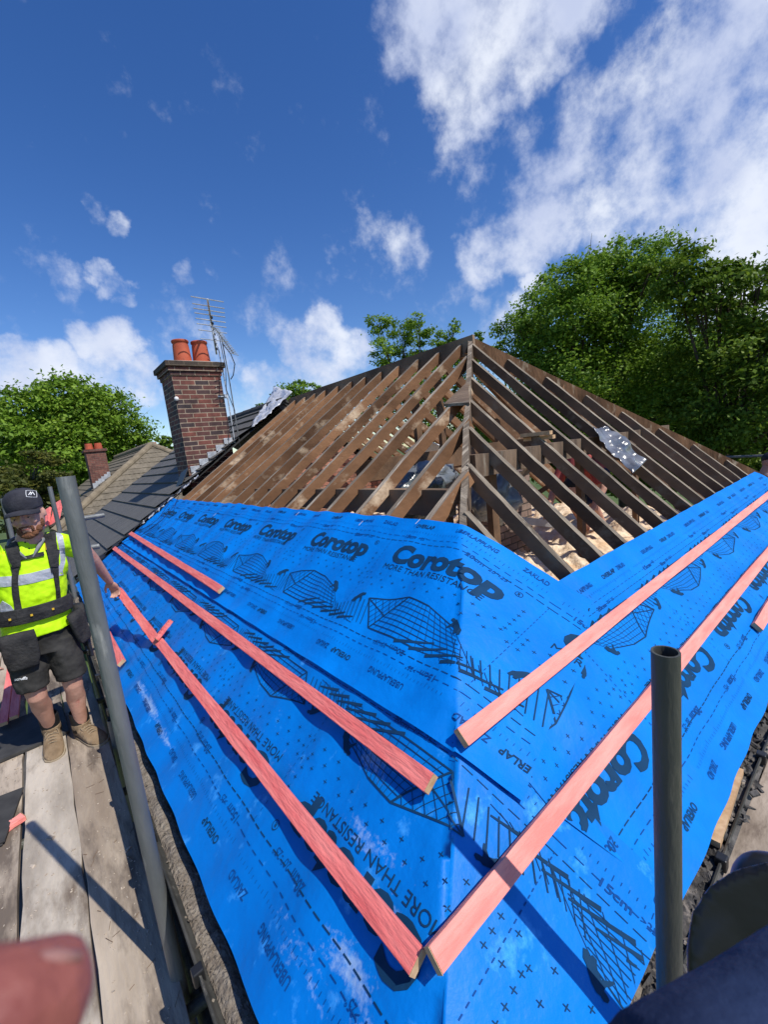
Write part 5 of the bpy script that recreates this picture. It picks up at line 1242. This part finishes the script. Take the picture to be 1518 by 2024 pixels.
def simple_person(name, base, label, J, shirt, shorts, hair, fwd):
    """J: joints pelvis, chest, head, elbows, wrists, knees, feet in world space"""
    th_ = thing(name, base, label, 'person'); b_ = MB(); up = (J['head'] - J['chest']).normalized()
    b_.ell(J['head'], (.078, .092, .115), 18, 14); b_.ell(J['head'] + fwd * .09 - Vector((0, 0, .02)), (.014, .014, .02), 8, 6)
    limb(b_, [J['chest'] + up * .1, J['head'] - up * .05], [.06, .055]); sd = fwd.cross(Vector((0, 0, 1))).normalized()
    limb(b_, [J['pelvis'], J['pelvis'].lerp(J['chest'], .5), J['chest']], [.14, .13, .14])
    for s, e, w_, k_, f_ in ((1, 'elL', 'wrL', 'knL', 'ftL'), (-1, 'elR', 'wrR', 'knR', 'ftR')):
        sh_ = J['chest'] + sd * s * .17 + up * .05; limb(b_, [sh_, J[e], J[w_]], [.055, .042, .028]); hand(b_, J[w_], J[w_] - J[e], Vector((0, 0, -1)), s, .8)
        hp_ = J['pelvis'] + sd * s * .09; limb(b_, [hp_, J[k_], J[f_] + Vector((0, 0, .06))], [.085, .058, .04]); b_.ell(J[f_] + fwd * .06 + Vector((0, 0, .03)), (.05, .11, .04), 10, 6)
    remesh(b_.build('body', M['skin'], th_), .009, 3)
    c_ = MB(); limb(c_, [J['pelvis'] + up * .02, J['pelvis'].lerp(J['chest'], .5), J['chest'] + up * .03, J['chest'] + up * .12], [.165, .155, .17, .09], 20)
    for s, e in ((1, 'elL'), (-1, 'elR')):
        sh_ = J['chest'] + sd * s * .17 + up * .05; limb(c_, [J['chest'], sh_, sh_.lerp(J[e], .75)], [.09, .075, .062])
    remesh(c_.build('shirt', shirt, th_), .010, 4)
    c_ = MB(); limb(c_, [J['pelvis'] + up * .05, J['pelvis'] - up * .03], [.165, .16], 18)
    for s, k_ in ((1, 'knL'), (-1, 'knR')):
        hp_ = J['pelvis'] + sd * s * .09; limb(c_, [hp_, hp_.lerp(J[k_], .9)], [.11, .085])
    remesh(c_.build('shorts', shorts, th_), .010, 4)
    c_ = MB(); c_.ell(J['head'] - fwd * .012 + Vector((0, 0, .030)), (.086, .096, .098), 18, 12); c_.build('hair', hair, th_, smooth=True)
    return th_
V3 = Vector
hp2 = at(1522, 912, d=8.1)
J = dict(head=hp2, chest=hp2 + V3((-.05, .10, -.30)), pelvis=hp2 + V3((.10, .35, -.66)), elL=hp2 + V3((-.36, .1, -.42)), wrL=hp2 + V3((-.42, -.12, -.55)), elR=hp2 + V3((.05, -.15, -.5)), wrR=hp2 + V3((-.1, -.3, -.62)),
         knL=hp2 + V3((-.05, .12, -.95)), knR=hp2 + V3((.25, .1, -.95)), ftL=V3((hp2.x + .05, hp2.y + .3, -1.80)), ftR=V3((hp2.x + .3, hp2.y + .3, -1.80)))
simple_person('person', (hp2.x, hp2.y, -1.8), 'person in a navy top half hidden beyond the far end of the right sheet', J, M['navy'], M['navy'], M['wire'], V3((-1, -.3, -.3)).normalized())
pp = at(1150, 918, d=5.0)
J = dict(head=pp + V3((-.33, -.05, -.22)), chest=pp + V3((-.05, 0, 0)), pelvis=pp + V3((.32, .05, -.10)), elL=pp + V3((-.20, .22, -.24)), wrL=pp + V3((-.36, .2, -.42)), elR=pp + V3((-.1, -.25, -.25)), wrR=pp + V3((-.25, -.2, -.45)),
         knL=pp + V3((.12, .15, -.50)), knR=pp + V3((.12, -.06, -.50)), ftL=V3((pp.x + .45, pp.y + .15, -1.36)), ftR=V3((pp.x + .45, pp.y - .06, -1.36)))
simple_person('person', (pp.x, pp.y, -1.36), 'stooping person in a maroon top glimpsed through the right hand rafters', J, M['maroon'], M['navy'], M['wire'], V3((-1, 0, -.3)).normalized())

# the photographer: blurred fingertip at the lower left, navy sleeve and black glove shapes at the lower right
ph = thing('person', (.25, -.25, -1.8), 'person holding the camera, only a blurred fingertip and a dark navy sleeve in view', 'person')
Cm = lambda px, py, d: at(px, py, d=d)
b = MB()
kn_ = Cm(0, 2012, .082); kb = Cm(-330, 2080, .085); wr_ = Cm(-500, 2400, .16)
b.tube([Cm(170, 1938, .0865), Cm(156, 1944, .086), Cm(118, 1962, .086), kn_, Cm(-150, 2050, .083), kb, wr_], [.0022, .0046, .0056, .0062, .0066, .007, .014], 20)
fb = b.build('body', M['skin_shaded'], ph, smooth=True); remesh(fb, .0012, 4)
nl = MB(); nl.tube([Cm(-60, 1962, .080), Cm(0, 1935, .0795), Cm(60, 1908, .0795), Cm(110, 1893, .080), Cm(160, 1890, .081)], [.0012, .0013, .0012, .0009, .0005], 12)
nl.build('fingernail', mat('nail', (.30, .15, .13), rough=.45), ph, smooth=True)
b = MB(); b.tube([Cm(2150, 2060, .38), Cm(1860, 2150, .33), Cm(1590, 2250, .29), Cm(1340, 2330, .26)], [.060, .052, .042, .034], 24)
sv = b.build('sleeve', M['navy'], ph, smooth=True); remesh(sv, .004, 4)
b = MB()
b.tube([Cm(1530, 1790, .62), Cm(1580, 1870, .60), Cm(1660, 2000, .55)], [.034, .060, .09], 22); b.ell(Cm(1535, 1775, .63), (.034, .034, .036))
b.tube([Cm(1452, 1800, .60), Cm(1470, 1860, .60), Cm(1510, 1930, .58), Cm(1560, 2010, .55)], [.010, .028, .042, .06], 20)
M['leather'] = mat('leather', (.006, .006, .007), (.012, .012, .013), 3, rough=.36, bump=.12, bscale=8, spec=.45)
remesh(b.build('glove', M['leather'], ph, smooth=True), .004, 3)

# ------------------------------------------------------------------ groups of repeats
GR = {'batten': 'red roofing battens', 'board': 'scaffold boards', 'scaffold tube': 'scaffold tubes', 'tree': 'trees around the houses', 'slate': 'black slates on the boards', 'sack': 'plastic sacks in the loft', 'aerial': 'aerials on the chimney', 'roofing sheet': 'blue membrane sheets', 'gutter': 'gutters', 'wire': 'loose wires', 'offcut': 'timber offcuts'}
for o in COL.objects:
    if not o.parent and o.get('category') in GR: o['group'] = GR[o['category']]
